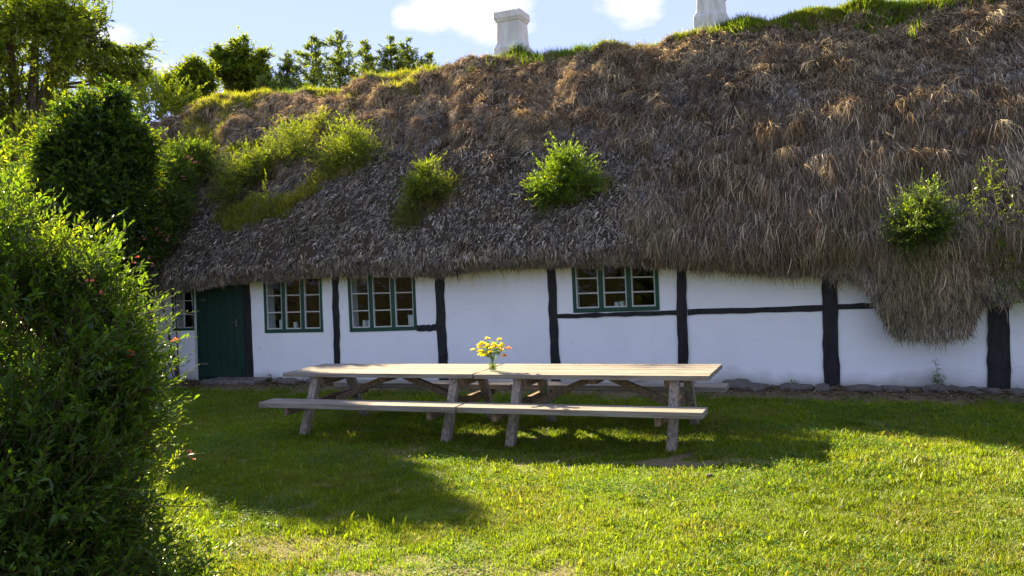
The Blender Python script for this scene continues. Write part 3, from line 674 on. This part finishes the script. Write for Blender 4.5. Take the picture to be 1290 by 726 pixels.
# trees
def tree(name, label, cat, base, trunks, crown, n, L, Wd, cA, cB, seed, length=.8, nl=14, noisecut=.42, group=None, gap=.8, shell=.75, rad=.22, droop=.15, tip=None, up=.2):
    """trunks: list of polylines (world); crown: ellipsoids"""
    r = np.random.default_rng(seed); root = tag(empty(name, tuple(base)), label, cat, group); o = np.array(base, float)
    m = MB()
    for tl in trunks:
        tl = [np.array(p, float)-o for p in tl]; k = len(tl); m.tube(tl, [rad*(1-.8*i/(k-1)) for i in range(k)], 8)
    for b in crown:       # limbs into every clump
        c = np.array(b[:3])-o; tl = min(trunks, key=lambda q: min(np.linalg.norm(np.array(z)-np.array(b[:3])) for z in q)); j = min(range(len(tl)), key=lambda i: np.linalg.norm(np.array(tl[i])-np.array(b[:3]))+(0 if tl[i][2] < b[2] else 9))
        s = np.array(tl[j])-o; m.tube([s, (s+c)/2+rdir(r, 1)[0]*.12*b[3]+np.array([0, 0, -.1*b[3]]), c, c+rdir(r, 1)[0]*b[3]*.5], [rad*.24, rad*.16, rad*.08, rad*.02], 5)
    m.build('trunk', M_BARK, root)
    p, nn_ = blobpts(crown, n, r, shell); k = fbm(p[:, 0]*gap, p[:, 1]*gap, p[:, 2]*gap, seed, 3)+r.normal(0, .03, len(p)) > noisecut; p, nn_ = p[k], nn_[k]
    d = nrm(nn_*.7+np.array([0, 0, up])+.5*rdir(r, len(p)))
    (lv, lf, lc), ln = shoots(p-d*length*.5, d, length, nl, L, Wd, cA, cB, r, 1.0, droop, tipcol=tip)
    cr_ = mesh('crown', lv-o, lf, M_LEAF, root, col=lc); twigmesh(tuple(q-o for q in ln), .012 if length > .5 else .006, 'twigs', M_BARK, cr_); return root
def ray_at(px, dist): p = far(px, 330, dist); return p[0], p[1]

# 1 tall tree at the far left
D1 = 36.
bx, by = ray_at(30, D1); T1 = []
for px0, pts in [(28, [(28, 190), (18, 110), (12, 50), (5, 10)]), (36, [(36, 190), (42, 110), (45, 50), (50, 10)]), (46, [(42, 180), (58, 110), (75, 60), (100, 20)]), (22, [(26, 195), (8, 150), (-20, 90), (-60, 30)])]:
    T1.append([(bx+(px0-32)*.03, by, 0)]+[tuple(far(a, b, D1)) for a, b in pts])
C1 = [ell(a, b, D1+dd, r_, r_*.75) for a, b, r_, dd in [(-25, 75, 1.7, 0), (5, 32, 1.8, 1), (50, 28, 1.8, -1), (95, 26, 1.6, 0), (125, 50, 1.2, 0), (30, 80, 1.6, 1.5), (90, 85, 1.3, -1), (140, 95, 1.1, 0), (165, 60, .9, .5), (175, 95, .75, 0),
    (135, 35, 1.0, 0), (60, 130, 1.2, 1), (10, 130, 1.4, 1), (-40, 150, 2.0, 0), (110, 125, .9, 0), (170, 122, .7, .8), (60, 185, 1.0, 1), (10, 200, 1.2, .5)]]
tree('tall_tree', 'tall leafy tree with several dark trunks rising at the far left edge', 'tree', (bx, by, 0), T1, C1, 8500, .16, .09, G_MD*1.1, G_YL*1.1, 301, .70, 13, .48, rad=.30, gap=.75, shell=.8)
# 2 dark round tree by the cottage end
c2 = far(128, 330, 16.5)
C2 = [ell(172, 205, 16.5, .30, .5), ell(70, 200, 16.4, .34, .4), ell(148, 122, 16.3, .26, .22), ell(95, 142, 16.6, .34, .25), ell(123, 170, 16.4, 0.74, 0.60), ell(95, 199, 16.3, 0.60, 0.59), ell(153, 209, 16.5, 0.56, 0.67), ell(120, 249, 16.2, 0.80, 0.76), ell(85, 279, 16.5, 0.64, 0.76), ell(160, 279, 16.6, 0.50, 0.67), ell(115, 309, 16.3, 0.76, 0.76), ell(70, 234, 16.7, 0.40, 0.50), ell(125, 141, 16.5, 0.34, 0.24), ell(165, 174, 16.6, 0.34, 0.29)]
tree('round_tree', 'dense dark green rounded tree beside the left end of the thatch', 'tree', (c2[0], c2[1], 0), [[(c2[0], c2[1], 0), (c2[0]+.1, c2[1], 1.5), (c2[0], c2[1]+.1, 3.2), (c2[0], c2[1], 4.6)]], C2, 8000, .09, .055, G_DD*1.3, G_DK*1.25, 302, .42, 14, .30, rad=.14, gap=1.4, shell=.45, tip=G_YL*.9)
# 3 flowering shrub against the thatch, with pink roses
b3 = far(215, 360, 17.4)
C3 = [ell(232, 200, 18.3, .44, .34), ell(215, 228, 17.8, .48, .42), ell(212, 262, 17.3, .46, .45), ell(192, 298, 16.9, .38, .44), ell(180, 290, 17.2, .42, .62), ell(165, 335, 16.7, .38, .44), ell(250, 187, 18.5, .26, .18), ell(205, 250, 17.6, .42, .42)]
rs = shrub('rose_bush', 'rose bush with small pink blooms climbing over the left end of the thatch', 'bush', C3, 3300, .06, .032, G_DK*1.1, G_MD*1.1, 303, .3, 11, .5, base=(b3[0], b3[1], 0), tip=G_YL, tw=.004)
r = np.random.default_rng(31); cs = [far(a+r.normal(0, 2), b+r.normal(0, 2), (14.9+(360-b)*.0155)+r.uniform(-.05, .15)) for a, b in [(246, 204), (238, 196), (192, 218), (190, 221), (196, 224), (205, 296), (198, 290), (212, 300), (186, 327), (192, 335), (240, 200), (232, 226), (180, 300), (170, 212), (200, 240)] for _ in range(3)]
petals(cs, .035, np.array([.5, .10, .12]), np.array([.65, .28, .26]), r, 'flowers', rs, 6, (b3[0], b3[1], 0))
# left understorey
for i, (px, py, ds, rr, lab) in enumerate([(20, 270, 21, 1.9, 'loose green shrub at the far left between the tall tree and the foreground bush'), (60, 215, 24, 1.6, 'yellow-green backlit shrub under the tall tree'), (-70, 260, 19, 2.2, 'dark shrub cut off by the left edge of the view'),
        (150, 330, 20, 1.5, 'low dark shrub behind the rounded dark tree'), (205, 150, 25, 1.3, 'pale green shrub just left of the mossy roof end'), (-10, 330, 17, 1.5, 'low shaded shrub behind the big foreground bush')]):
    c = far(px, py, ds); bl = [(c[0], c[1], c[2], rr, rr, rr*.9), (c[0]-.8*rr, c[1]+.5, c[2]*.6, rr, rr, rr*.8), (c[0]+.7*rr, c[1]+.3, c[2]*.55, rr*.9, rr, rr*.8), (c[0], c[1], rr*.6, rr*1.2, rr, rr*.7)]
    shrub('shrub', lab, 'shrub', bl, 1700, .11, .06, G_DK if i in (2, 3, 5) else G_MD, G_MD if i in (2, 3, 5) else G_YL, 310+i, .5, 13, .6, base=(c[0], c[1], 0), tw=.006, gap=1.0)

# 4 broadleaf trees and conifers behind the ridge
def bl_tree(px, top, ds, spec, seed, label, grp=None, cA=G_MD, cB=G_YL, L=.13):
    x, y = ray_at(px, ds); tp = far(px, top, ds); cr = [ell(a, b, ds+dd, w, w*.75) for a, b, w, dd in spec]
    tree('broadleaf_tree', label, 'tree', (x, y, 0), [[(x, y, 0), (x+.1, y, tp[2]*.5), (x-.1, y, tp[2]*.8), tuple(tp)]], cr, 3600, L, L*.55, cA, cB, seed, .45, 12, .45, grp, rad=.16, gap=.9, shell=.7, tip=G_YL)
bl_tree(303, 50, 33, [(303, 70, .7, 0), (285, 90, .8, 0), (322, 88, .7, 0), (300, 105, 1.1, 0), (330, 110, .7, 0), (278, 118, .8, 0), (275, 68, .35, 0), (308, 52, .35, 0), (328, 68, .35, 0), (300, 135, 1.3, 0)], 330, 'dark broadleaf tree standing tallest above the left half of the ridge', L=.15)
bl_tree(235, 85, 31, [(240, 96, .5, 0), (225, 108, .6, 0), (255, 108, .6, 0), (238, 125, .8, 0), (215, 122, .6, 0), (262, 92, .35, 0), (245, 82, .25, 0)], 331, 'lighter broadleaf tree just left of the dark one behind the roof', cA=G_MD, cB=G_YL*.8)
def conifer(px, top, ds, wid, seed, label):
    r = np.random.default_rng(seed); x, y = ray_at(px, ds); H_ = far(px, top, ds)[2]
    root = tag(empty('conifer', (x, y, 0)), label, 'tree', 'conifers behind the ridge'); m = MB(); m.tube([(0, 0, 0), (.03, 0, H_*.6), (0, 0, H_)], [.16, .09, .02], 7); m.build('trunk', M_BARK, root)
    B, D = [], []
    nb_ = 260
    for i in range(nb_):
        f = ((i+r.uniform(0, 1))/nb_)**.6; z = H_*(1-.5*f); R_ = wid*3.0*min(.8, 1.2*f)*r.uniform(.2, 1.3); w = r.uniform(0, 6.28)
        for s in np.linspace(.15, 1, 9): B += [(math.cos(w)*R_*s+r.normal(0, .06), math.sin(w)*R_*s+r.normal(0, .06), z+R_*s*.35+r.normal(0, .05))]; D.append((math.cos(w)+r.normal(0, .45), math.sin(w)+r.normal(0, .45), .65+r.normal(0, .35)))
    (v, f_, c), ln = shoots(np.array(B), nrm(np.array(D)), .17, 16, .105, .032, np.array([.10, .17, .055]), np.array([.17, .24, .08]), r, 1.1, 0)
    k = mesh('crown', v, f_, M_LEAF, root, col=c); twigmesh(ln, .012, 'twigs', M_BARK, k)
for a in [(348, 95, 30, .7, 401, 'leftmost small conifer poking above the ridge'), (375, 68, 31, .9, 402, 'dark conifer left of the tallest pair'), (408, 46, 31, 1.0, 403, 'tall dark conifer, left one of the tallest pair'), (440, 40, 31, 1.05, 404, 'tallest conifer above the ridge'),
          (475, 50, 31, .75, 405, 'slim conifer right of the tallest one'), (506, 50, 30, .75, 406, 'pointed conifer above the grassy ridge'), (527, 50, 30.5, .85, 407, 'conifer close right of the pointed one'), (552, 66, 30, .6, 408, 'rightmost small conifer left of the first chimney')]:
    conifer(*a)

# ---------------------------------------------------------------- plants growing on the roof
def rp(px, py, off=0.):
    """point of the thatch surface seen at a photo pixel"""
    best = None; r_ = ray(px, py)
    tt = np.linspace(.02, .995, 400); s = np.linspace((-.7-CAM[1])/r_[1], (4.6-CAM[1])/r_[1], 500)
    P = CAM+s[:, None]*r_; q = np.clip((P[:, 1]+.55)/5.05*.9+.1, 0, 1); R_ = roofpt(P[:, 0], q, off); h = P[:, 2]-R_[:, 2]
    k = np.argmax(h < 0) if (h < 0).any() else len(h)-1
    if P[k, 1] < -.5: return P[k]
    return P[k]
def roofbush(px, py, w, h, n, label, seed, cA, cB, L=.04, name='roof_shrub', length=.2, group=None, tip=G_YL*1.2, off=.05):
    sc = None; c = rp(px, py+h*.35); dist = np.linalg.norm(c-CAM); k = dist/F_PX*1.02; rx = w/2*k; rz = h/2*k
    c = c+np.array([0, -.12-rx*.15, rz*.45])
    bl = [(c[0], c[1], c[2], rx*.8, rx*.6, rz*.75), (c[0]-rx*.4, c[1], c[2]-rz*.3, rx*.55, rx*.5, rz*.55), (c[0]+rx*.4, c[1], c[2]-rz*.25, rx*.55, rx*.5, rz*.55), (c[0]+rx*.1, c[1], c[2]+rz*.45, rx*.45, rx*.4, rz*.42)]
    return shrub(name, label, 'shrub', bl, n, L, L*.42, cA, cB, seed, length*1.35, 12, .8, base=(c[0], c[1]+.15, c[2]-rz*.8), tip=tip, noisecut=.33, group=group, tw=.0025, gap=3.5)
roofbush(716, 214, 98, 92, 1100, 'round bright green shrub growing from the thatch above the right window', 501, G_MD*1.1, G_MD*1.5, .055)
roofbush(545, 225, 74, 68, 800, 'small yellow-green shrub on the thatch, between the two rounder ones', 502, G_MD*1.2, G_YL*1.0, .048)
roofbush(517, 262, 34, 50, 130, 'thin sparse sprig just below the small yellow-green shrub', 503, G_MD, G_YL, .04)
roofbush(447, 180, 104, 84, 1000, 'yellow-green shrub at the right end of the overgrown roof patch', 504, G_MD*1.15, G_YL*1.1, .045, length=.26)
roofbush(375, 176, 92, 66, 700, 'yellow-green shrub in the middle of the overgrown roof patch', 505, G_MD*1.1, G_YL*1.1, .045, length=.24)
roofbush(322, 207, 88, 60, 620, 'low golden-green shrub at the left of the overgrown roof patch', 506, G_MD*1.1, G_YL*1.15, .045, length=.24)
roofbush(410, 158, 60, 46, 330, 'small bright shrub at the top of the overgrown roof patch', 511, G_YL*.8, G_YL*1.1, .045)
roofbush(292, 236, 54, 44, 260, 'low trailing shrub at the lower left of the overgrown roof patch', 512, G_MD, G_YL, .045)
roofbush(1158, 268, 76, 84, 900, 'dark green leafy shrub growing on the hanging thatch at the right', 507, G_DK*1.2, G_MD*1.1, .045)
roofbush(268, 205, 70, 60, 350, 'dark green shrub at the top left corner of the thatch', 508, G_DK, G_MD, .05)
roofbush(345, 250, 50, 60, 110, 'sparse green seedling patch on the grey flaked thatch above the left window', 509, G_MD, G_YL*.8, .04)
# trailing plant at the right
r = np.random.default_rng(55); m = MB(); B, D = [], []; o = at(1262, 250, Y=-.75)
tr = tag(empty('trailing_creeper', tuple(o)), 'thin green creeper trailing down the thatch at the right edge', 'creeper')
for pts in [[(1245, 200), (1252, 240), (1262, 290), (1270, 340), (1262, 385)], [(1250, 225), (1235, 262), (1240, 300)], [(1255, 215), (1275, 250), (1285, 290), (1280, 350)], [(1262, 290), (1248, 330), (1256, 372)], [(1275, 320), (1292, 355), (1290, 380)], [(1243, 205), (1225, 240), (1230, 262)]]:
    P = [at(a, b, Y=-.80+.5*max(0, (260-b)/60)*.8) for a, b in pts]; m.tube([p-o for p in P], .004, 4)
    for a, b in zip(P, P[1:]):
        for s in np.linspace(0, 1, 9): B.append(a+(b-a)*s); D.append((r.normal(0, 1), -abs(r.normal(0, .6)), r.normal(.1, .7)))
m.build('stems', M_STEM, tr); (v, f_, c), ln = shoots(np.array(B), nrm(np.array(D)), .11, 8, .042, .018, G_MD, G_YL*.8, r, 1, .1); mesh('foliage', v-o, f_, M_LEAF, tr, col=c)
# grasses and moss along the ridge and over the left part
def roofgrass(n, fx, name, label, hr, wr, cA, cB, seed, tuft=10):
    r = np.random.default_rng(seed); x, t = fx(r, n); x = np.repeat(x, tuft)+r.normal(0, .035, len(x)*tuft); t = np.clip(np.repeat(t, tuft)+r.normal(0, .004, len(x)), .02, .999); N_ = len(x)
    p = roofpt(x, t); d = nrm(r.normal(0, 1, (N_, 3))*np.array([.5, .5, .2])+np.array([0, -.15, .9])); h = r.uniform(*hr, N_); g = r.uniform(0, 1, (N_, 1)); c = (cA*(1-g)+cB*g)*r.uniform(.7, 1.3, (N_, 1))
    w = r.uniform(*wr, N_)[:, None]; s = nrm(np.cross(d, rdir(r, N_))); p1 = p+d*(h*.55)[:, None]; p2 = p1+nrm(d+r.normal(0, .5, (N_, 3)))*(h*.5)[:, None]
    V = np.stack([p-s*w/2, p+s*w/2, p1+s*w*.4, p1-s*w*.4, p2], 1).reshape(-1, 3); b = np.arange(N_)*5
    T = np.concatenate([np.stack([b, b+1, b+2], 1), np.stack([b, b+2, b+3], 1), np.stack([b+3, b+2, b+4], 1)])
    return tag(mesh(name, V, T, M_GRASS, col=np.repeat(c, 5, 0)), label, 'grass', kind='stuff')
def ridge_f(r, n):
    x = r.uniform(-16, 4.5, n); t = 1-abs(r.normal(0, .028, n))-.02*(fbm(x*1.5, 0*x, 0, 601)-.3)
    k = (fbm(x*1.4, t*20, 0, 602) > .47) | (r.uniform(0, 1, n) < .10); k &= ~((x > -8.6) & (x < -6.4) & (r.uniform(0, 1, n) < .75)); return x[k], np.clip(t[k], .85, .998)
roofgrass(9000, ridge_f, 'ridge_grass', 'bright green grass and moss growing along the roof ridge', (.05, .20), (.008, .018), np.array([.12, .17, .02]), np.array([.28, .26, .05]), 610)
def left_f(r, n):
    x = r.uniform(-14.8, -7.0, n); t = r.uniform(.22, .99, n)
    k = fbm(x*.8, t*5, 0, 620)+.10*smooth(-9.5, -12, x) > .47+.20*smooth(-10, -7.5, x)+.12*np.abs(t-.65); return x[k], t[k]
roofgrass(16000, left_f, 'roof_grass', 'yellow-green grass overgrowing the left part of the thatch', (.08, .26), (.008, .016), np.array([.12, .16, .02]), np.array([.32, .28, .07]), 621, 9)
RC = [rp(a, b) for a, b in [(716, 246), (545, 252), (517, 278), (1158, 300), (700, 235), (560, 240), (740, 240)]]
def base_f(r, n):
    k = r.integers(0, len(RC), n); c = np.array(RC)[k]; x = c[:, 0]+r.normal(0, .17, n); t = np.clip((c[:, 1]+.55)/5.05*.9+.1+r.normal(0, .022, n), .05, .99); return x, t
roofgrass(900, base_f, 'dry_roof_grass', 'dry and green grass rooted round the shrubs on the thatch', (.06, .24), (.006, .013), np.array([.07, .10, .02]), np.array([.26, .20, .09]), 622, 8)
def tuft(px, py, n, sp, label, seed, h=(.12, .3)):
    c = rp(px, py); x0 = c[0]; t0 = np.clip((c[1]+.55)/5.05*.9+.1, 0, .995)
    def f(r, n): return r.normal(x0, sp, n), np.clip(r.normal(t0, sp*.13, n), .1, .997)
    g = roofgrass(n, f, 'grass_tuft', label, h, (.009, .018), np.array([.07, .14, .02]), np.array([.17, .21, .03]), seed)
    del g['kind']; g['group'] = 'grass tufts on the ridge'; return g
tuft(935, 24, 190, .24, 'bright grass tuft right beside the second chimney on the ridge', 631)
tuft(705, 52, 330, .42, 'bright grass tuft on the ridge right of the first chimney', 632, (.16, .32))
tuft(770, 46, 150, .25, 'grass tuft on the ridge midway between the two chimneys', 633, (.14, .28))
tuft(1130, 8, 260, .5, 'wide bright grass tuft at the upper right of the ridge', 634)
tuft(1010, 16, 200, .3, 'yellowish grass tuft on the ridge a little right of the second chimney', 635, (.1, .22))
tuft(472, 85, 150, .3, 'grass tuft on the ridge below the slim conifer', 636)
tuft(560, 75, 150, .25, 'grass tuft on the ridge below the rightmost conifer', 637, (.08, .2))
tuft(385, 108, 120, .25, 'grass tuft on the ridge at the left below the tall conifers', 638)
# little weed at the foot of the wall, and one near the corner
def weed(px, py, h, label, seed, n=5):
    r = np.random.default_rng(seed); c = at(px, py, Z=.02); c[1] = min(c[1], -.12); root = tag(empty('weed', (c[0], c[1], float(gz(c[0], c[1])))), label, 'weed'); m = MB(); B, D = [], []
    for i in range(n):
        hh = h*(1 if i == 0 else r.uniform(.2, .5)); a = r.uniform(0, 6.28); tip = np.array([math.cos(a)*hh*(.12 if i == 0 else .5), math.sin(a)*hh*.2, hh]); m.tube([(0, 0, 0), tip*.5+(.01, 0, .02), tip], [.004, .003, .0015], 4)
        for s in np.linspace(.15, 1, 9 if i == 0 else 5): B.append(tip*s); D.append((r.normal(0, 1), r.normal(0, .6), r.uniform(.2, .9)))
    m.build('stem', M_STEM, root); (v, f_, c_), ln = shoots(np.array(B), nrm(np.array(D)), .05, 5, .045, .014, G_MD, G_YL*.7, r, .8, .1); mesh('foliage', v, f_, M_LEAF, root, col=c_)
weed(1183, 489, .42, 'slender green weed against the white wall under the hanging thatch', 640)
weed(340, 480, .12, 'tiny weed at the foot of the wall right of the green door', 641, 4)
weed(1000, 484, .10, 'tiny weed at the foot of the wall left of the thick black post', 642, 4)

r = np.random.default_rng(91); n = 9000
x = r.uniform(-12.5, 4, n); y = -.12-np.abs(r.normal(0, .42, n)); k = y > -1.5; x, y = x[k], y[k]; n = len(x)
p = np.stack([x, y, gz(x, y)+r.uniform(.004, .03, n)], 1); d = rdir(r, n)*np.array([1, 1, .25]); cc_ = np.where(r.uniform(0, 1, (n, 1)) < .5, TAN*.8, BR)*r.uniform(.4, 1.4, (n, 1))
v, f_, c = leaves(p, d, nrm(np.array([0, 0, 1.])+.3*rdir(r, n)), r.uniform(.03, .14, n), r.uniform(.006, .02, n), cc_)
tag(mesh('thatch_litter', v, f_, M_STRAW, col=c), 'fallen bits of thatch lying on the bare earth along the wall', 'litter', kind='stuff')
# fieldstones along the wall foot
r = np.random.default_rng(66); protos = []
def stone_mesh(seed):
    import bmesh
    bm = bmesh.new(); bmesh.ops.create_icosphere(bm, subdivisions=3, radius=1); V = np.array([v.co[:] for v in bm.verts])
    d = .75+.5*fbm(V[:, 0]*1.3+seed*7, V[:, 1]*1.3, V[:, 2]*1.3, seed, 3); V = V*d[:, None]; V[:, 2] = np.clip(V[:, 2], -.6, .62+.1*V[:, 0])
    for v, c in zip(bm.verts, V): v.co = c
    me = bpy.data.meshes.new('fieldstone'); bm.to_mesh(me); bm.free(); me.polygons.foreach_set('use_smooth', np.ones(len(me.polygons), bool)); me.materials.append(M_STONE); return me
sm = [stone_mesh(i) for i in range(5)]
spots = [(x, -.16-abs(r.normal(0, .12)), r.uniform(.05, .15)) for x in np.concatenate([r.uniform(-1.9, 2.6, 30), r.uniform(-9.8, -2, 22)])]
for i, (x, y, s) in enumerate(spots):
    o = bpy.data.objects.new('fieldstone', sm[i % 5]); o.location = (x, y, float(gz(x, y))+s*.2); o.scale = (s*r.uniform(.9, 1.7), s*r.uniform(.8, 1.1), s*.6); o.rotation_euler = (r.normal(0, .15), r.normal(0, .15), r.uniform(0, 6.28)); link(o)
    tag(o, 'rounded grey-brown fieldstone half sunk in the earth at the foot of the white wall', 'stone', 'fieldstones along the foot of the wall')
for px, py, s, lab in [(893, 597, .035, 'pale pebble in the grass by the right front leg of the table'), (600, 547, .02, 'tiny pale pebble in the grass under the table')]:
    p = at(px, py, Z=.06); o = bpy.data.objects.new('pebble', sm[1]); o.location = (p[0], p[1], float(gz(p[0], p[1]))+.02); o.scale = (s, s*.8, s*.5); link(o); tag(o, lab, 'pebble')

# ---------------------------------------------------------------- picnic tables
TY, TXc = -3.585, -3.949; TL = 2.62; TW = .90; BW = .30; BO = .773
def rotx(a): c, s = math.cos(a), math.sin(a); return np.array([[1, 0, 0], [0, c, -s], [0, s, c]])
def roty(a): c, s = math.cos(a), math.sin(a); return np.array([[c, 0, s], [0, 1, 0], [-s, 0, c]])
def picnic(xc, legx, topside, label, seed):
    r = np.random.default_rng(seed); root = tag(empty('picnic_table', (xc, TY, 0)), label, 'picnic table', 'picnic tables joined end to end')
    m = MB(); nbd = 6; w = TW/nbd
    for i in range(nbd):
        e = r.uniform(-.006, .006); m.box((e, -TW/2+w*(i+.5), .715+r.uniform(-.0015, .0015)), (TL-.012+r.uniform(-.006, 0), w-.009, .05))
    m.build('tabletop', M_WOODT, root, .004)
    for s in (-1, 1):
        m = MB()
        for i in range(2):
            m.box((0.0, s*BO+(i-.5)*BW/2, .425), (TL-.01+r.uniform(-.006, 0), BW/2-.006, .062))
        m.build('bench_seat', M_WOODT, root, .005)
    for k, lx in enumerate(legx):
        lx = lx-xc
        for s in (-1, 1):
            a = math.atan2(.56-.28, .69); cy = s*.67; R_ = rotx(s*a*1.0)
            top = np.array([lx, s*.33, .69]); bot = np.array([lx, s*.70, -.06]); wy = .05; wx = .048
            P = [bot+(-wx, -wy, 0), bot+(wx, -wy, 0), bot+(wx, wy, 0), bot+(-wx, wy, 0), top+(-wx, -wy, 0), top+(wx, -wy, 0), top+(wx, wy, 0), top+(-wx, wy, 0)]
            m = MB(); m.hexa(P); m.build('leg', M_WOODV, root, .006)
        m = MB(); sx = -1; y1 = BO+BW/2-.04
        z0, z1 = .27, .398; xx = lx+sx*(.048+.032)
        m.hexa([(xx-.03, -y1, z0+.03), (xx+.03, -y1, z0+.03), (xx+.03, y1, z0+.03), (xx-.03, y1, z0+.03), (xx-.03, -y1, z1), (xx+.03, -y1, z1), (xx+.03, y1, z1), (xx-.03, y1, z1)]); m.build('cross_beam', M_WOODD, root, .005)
        m = MB(); xx = lx+topside[k]*(.048+.032); y1 = TW/2-.06; z0, z1 = .59, .689
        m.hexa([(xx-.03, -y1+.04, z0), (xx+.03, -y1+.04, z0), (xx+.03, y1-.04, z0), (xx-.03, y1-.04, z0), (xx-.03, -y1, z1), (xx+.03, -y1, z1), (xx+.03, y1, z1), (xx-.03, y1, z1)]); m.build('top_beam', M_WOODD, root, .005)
    lxs = [q-xc for q in legx]; mid = sum(lxs)/2
    for k in (0, 1):
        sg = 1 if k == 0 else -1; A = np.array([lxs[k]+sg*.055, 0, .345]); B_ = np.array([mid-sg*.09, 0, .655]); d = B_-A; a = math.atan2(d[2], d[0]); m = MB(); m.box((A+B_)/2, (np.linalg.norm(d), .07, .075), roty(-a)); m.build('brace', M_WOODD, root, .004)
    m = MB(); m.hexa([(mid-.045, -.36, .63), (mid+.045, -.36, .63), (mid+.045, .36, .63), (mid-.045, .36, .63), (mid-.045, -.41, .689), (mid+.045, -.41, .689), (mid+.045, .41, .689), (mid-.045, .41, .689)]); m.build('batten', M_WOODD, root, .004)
    return root
picnic(TXc-TL/2-.004, (-6.13, -4.22), (1, 1), 'left weathered wooden picnic table with benches, butted against its twin', 1)
picnic(TXc+TL/2+.004, (-3.44, -1.70), (1, -1), 'right weathered wooden picnic table with benches, the vase near its left end', 2)

# vase and flowers
vp = at(621, 467.5, Z=.74); vx, vy = max(vp[0], TXc+.08), vp[1]
vs = tag(empty('glass_vase', (vx, vy, .7415)), 'small clear glass jar of yellow flowers on the long table', 'vase')
m = MB(); m.lathe((0, 0, 0), [(0, .001), (.042, .001), (.047, .008), (.046, .05), (.050, .10), (.058, .15), (.055, .15), (.047, .10), (.043, .05), (.042, .012), (0, .012)], 20); m.build('jar', M_JAR, vs, smooth=True)
m = MB(); m.lathe((0, 0, 0), [(0, .013), (.041, .013), (.042, .05), (.044, .085), (0, .085)], 16)
M_WAT = glassmat('water', (.80, .88, .60), 0, 1.33); m.build('water', M_WAT, vs)
r = np.random.default_rng(8)
heads = [(-.19, .24), (-.165, .28), (-.14, .20), (-.15, .25), (-.11, .29), (-.12, .22), (-.09, .31), (-.07, .26), (-.16, .17), (-.055, .23), (-.02, .36), (-.03, .28), (0, .25), (.03, .29), (.05, .27), (.09, .34), (.06, .23), (.12, .27), (.15, .29), (.17, .26), (.20, .235), (.14, .22), (.185, .165), (.02, .21), (-.06, .17), (-.10, .16)]
for i, (dx, dz) in enumerate(heads):
    dy = r.normal(0, .06); orange = i in (20, 22); root = tag(empty('cut_flower', (vx, vy, .755)), 'orange drooping bloom at the right side of the bouquet' if orange else 'yellow bloom on a green stem in the glass jar', 'flower', 'orange blooms in the jar' if orange else 'yellow blooms in the jar')
    h = np.array([dx, dy, dz]); neck = np.array([dx*.12, dy*.12, .14]); m = MB(); m.tube([(-dx*.12, -dy*.2, 0), neck, h*.65+neck*.4+(0, 0, .02), h], [.0022]*4, 4); st = m.build('stem', M_STEMG, root)
    K = 40; d = rdir(r, K); d[:, 2] = np.abs(d[:, 2])*.6+.05; cA, cB = (np.array([.90, .74, .02]), np.array([.95, .88, .06])) if not orange else (np.array([.8, .25, .01]), np.array([.85, .36, .02]))
    c = cA+(cB-cA)*r.uniform(0, 1, (K, 1)); v, f_, cc = leaves(h+d*.004, d, nrm(rdir(r, K)*.4+np.array([0, 0, 1])), r.uniform(.024, .040, K), r.uniform(.013, .020, K), c); mesh('bloom', v, f_, M_PETAL, root, col=cc)
    K = 5; d = rdir(r, K); d[:, 2] = abs(d[:, 2]); s = r.uniform(.25, .9, (K, 1)); v, f_, cc = leaves(neck+(h-neck)*s, d, rdir(r, K), r.uniform(.04, .07, K), r.uniform(.01, .016, K), np.tile(G_MD*1.2, (K, 1))); mesh('leaves', v, f_, M_LEAF, root, col=cc)

# things standing on the inner sills
def jar(win, u, w, h, lab, name='mug', cat='mug'):
    f, P = WIN[win]; p = f(u, .0, .13); zb = f(u, .09, 0)[2]; o = tag(empty(name, (p[0], .13, zb-.03)), lab, cat); m = MB(); m.lathe((0, 0, 0), [(0, 0), (w*.45, 0), (w/2, .01), (w/2, h), (w*.44, h), (w*.42, .012), (0, .012)], 14); m.build('cup', M_CERAM, o, smooth=True)
    m = MB(); m.tube([(w/2-.002, 0, h*.8), (w*.75, 0, h*.7), (w*.75, 0, h*.35), (w/2-.002, 0, h*.25)], .006, 5); m.build('handle', M_CERAM, o)
for win, u, w, h, lab in [('left', .22, .08, .17, 'pale mug on the sill of the window beside the door, left pane'), ('left', .46, .07, .12, 'pale cup on the sill of the window beside the door, middle pane'), ('left', .93, .08, .12, 'pale cup at the right corner of the window beside the door'),
        ('mid', .17, .07, .13, 'left one of two pale cups in the second large window'), ('mid', .245, .07, .13, 'right one of two pale cups in the second large window'), ('mid', .89, .16, .20, 'squat pale pot in the right pane of the second large window'),
        ('right', .49, .07, .10, 'left one of two small pale cups in the right window'), ('right', .555, .08, .11, 'right one of two small pale cups in the right window')]:
    jar(win, u, w, h, lab)
for win, a, b, lab in [('small', .08, .30, 'pale curtain hanging at the left of the small window by the door')]:
    f, P = WIN[win]; V = []; n = 14
    for j in range(2):
        for i in range(n): p = f(a+(b-a)*i/(n-1), .04+.92*j, .10+.012*math.sin(i*1.9)); V.append(p)
    V = np.array(V); F = [(i, i+1, n+i+1, n+i) for i in range(n-1)]; o = mesh('curtain', V, F, M_CURT); tag(o, lab, 'curtain'); sm_ = o.modifiers.new('s', 'SOLIDIFY'); sm_.thickness = .003
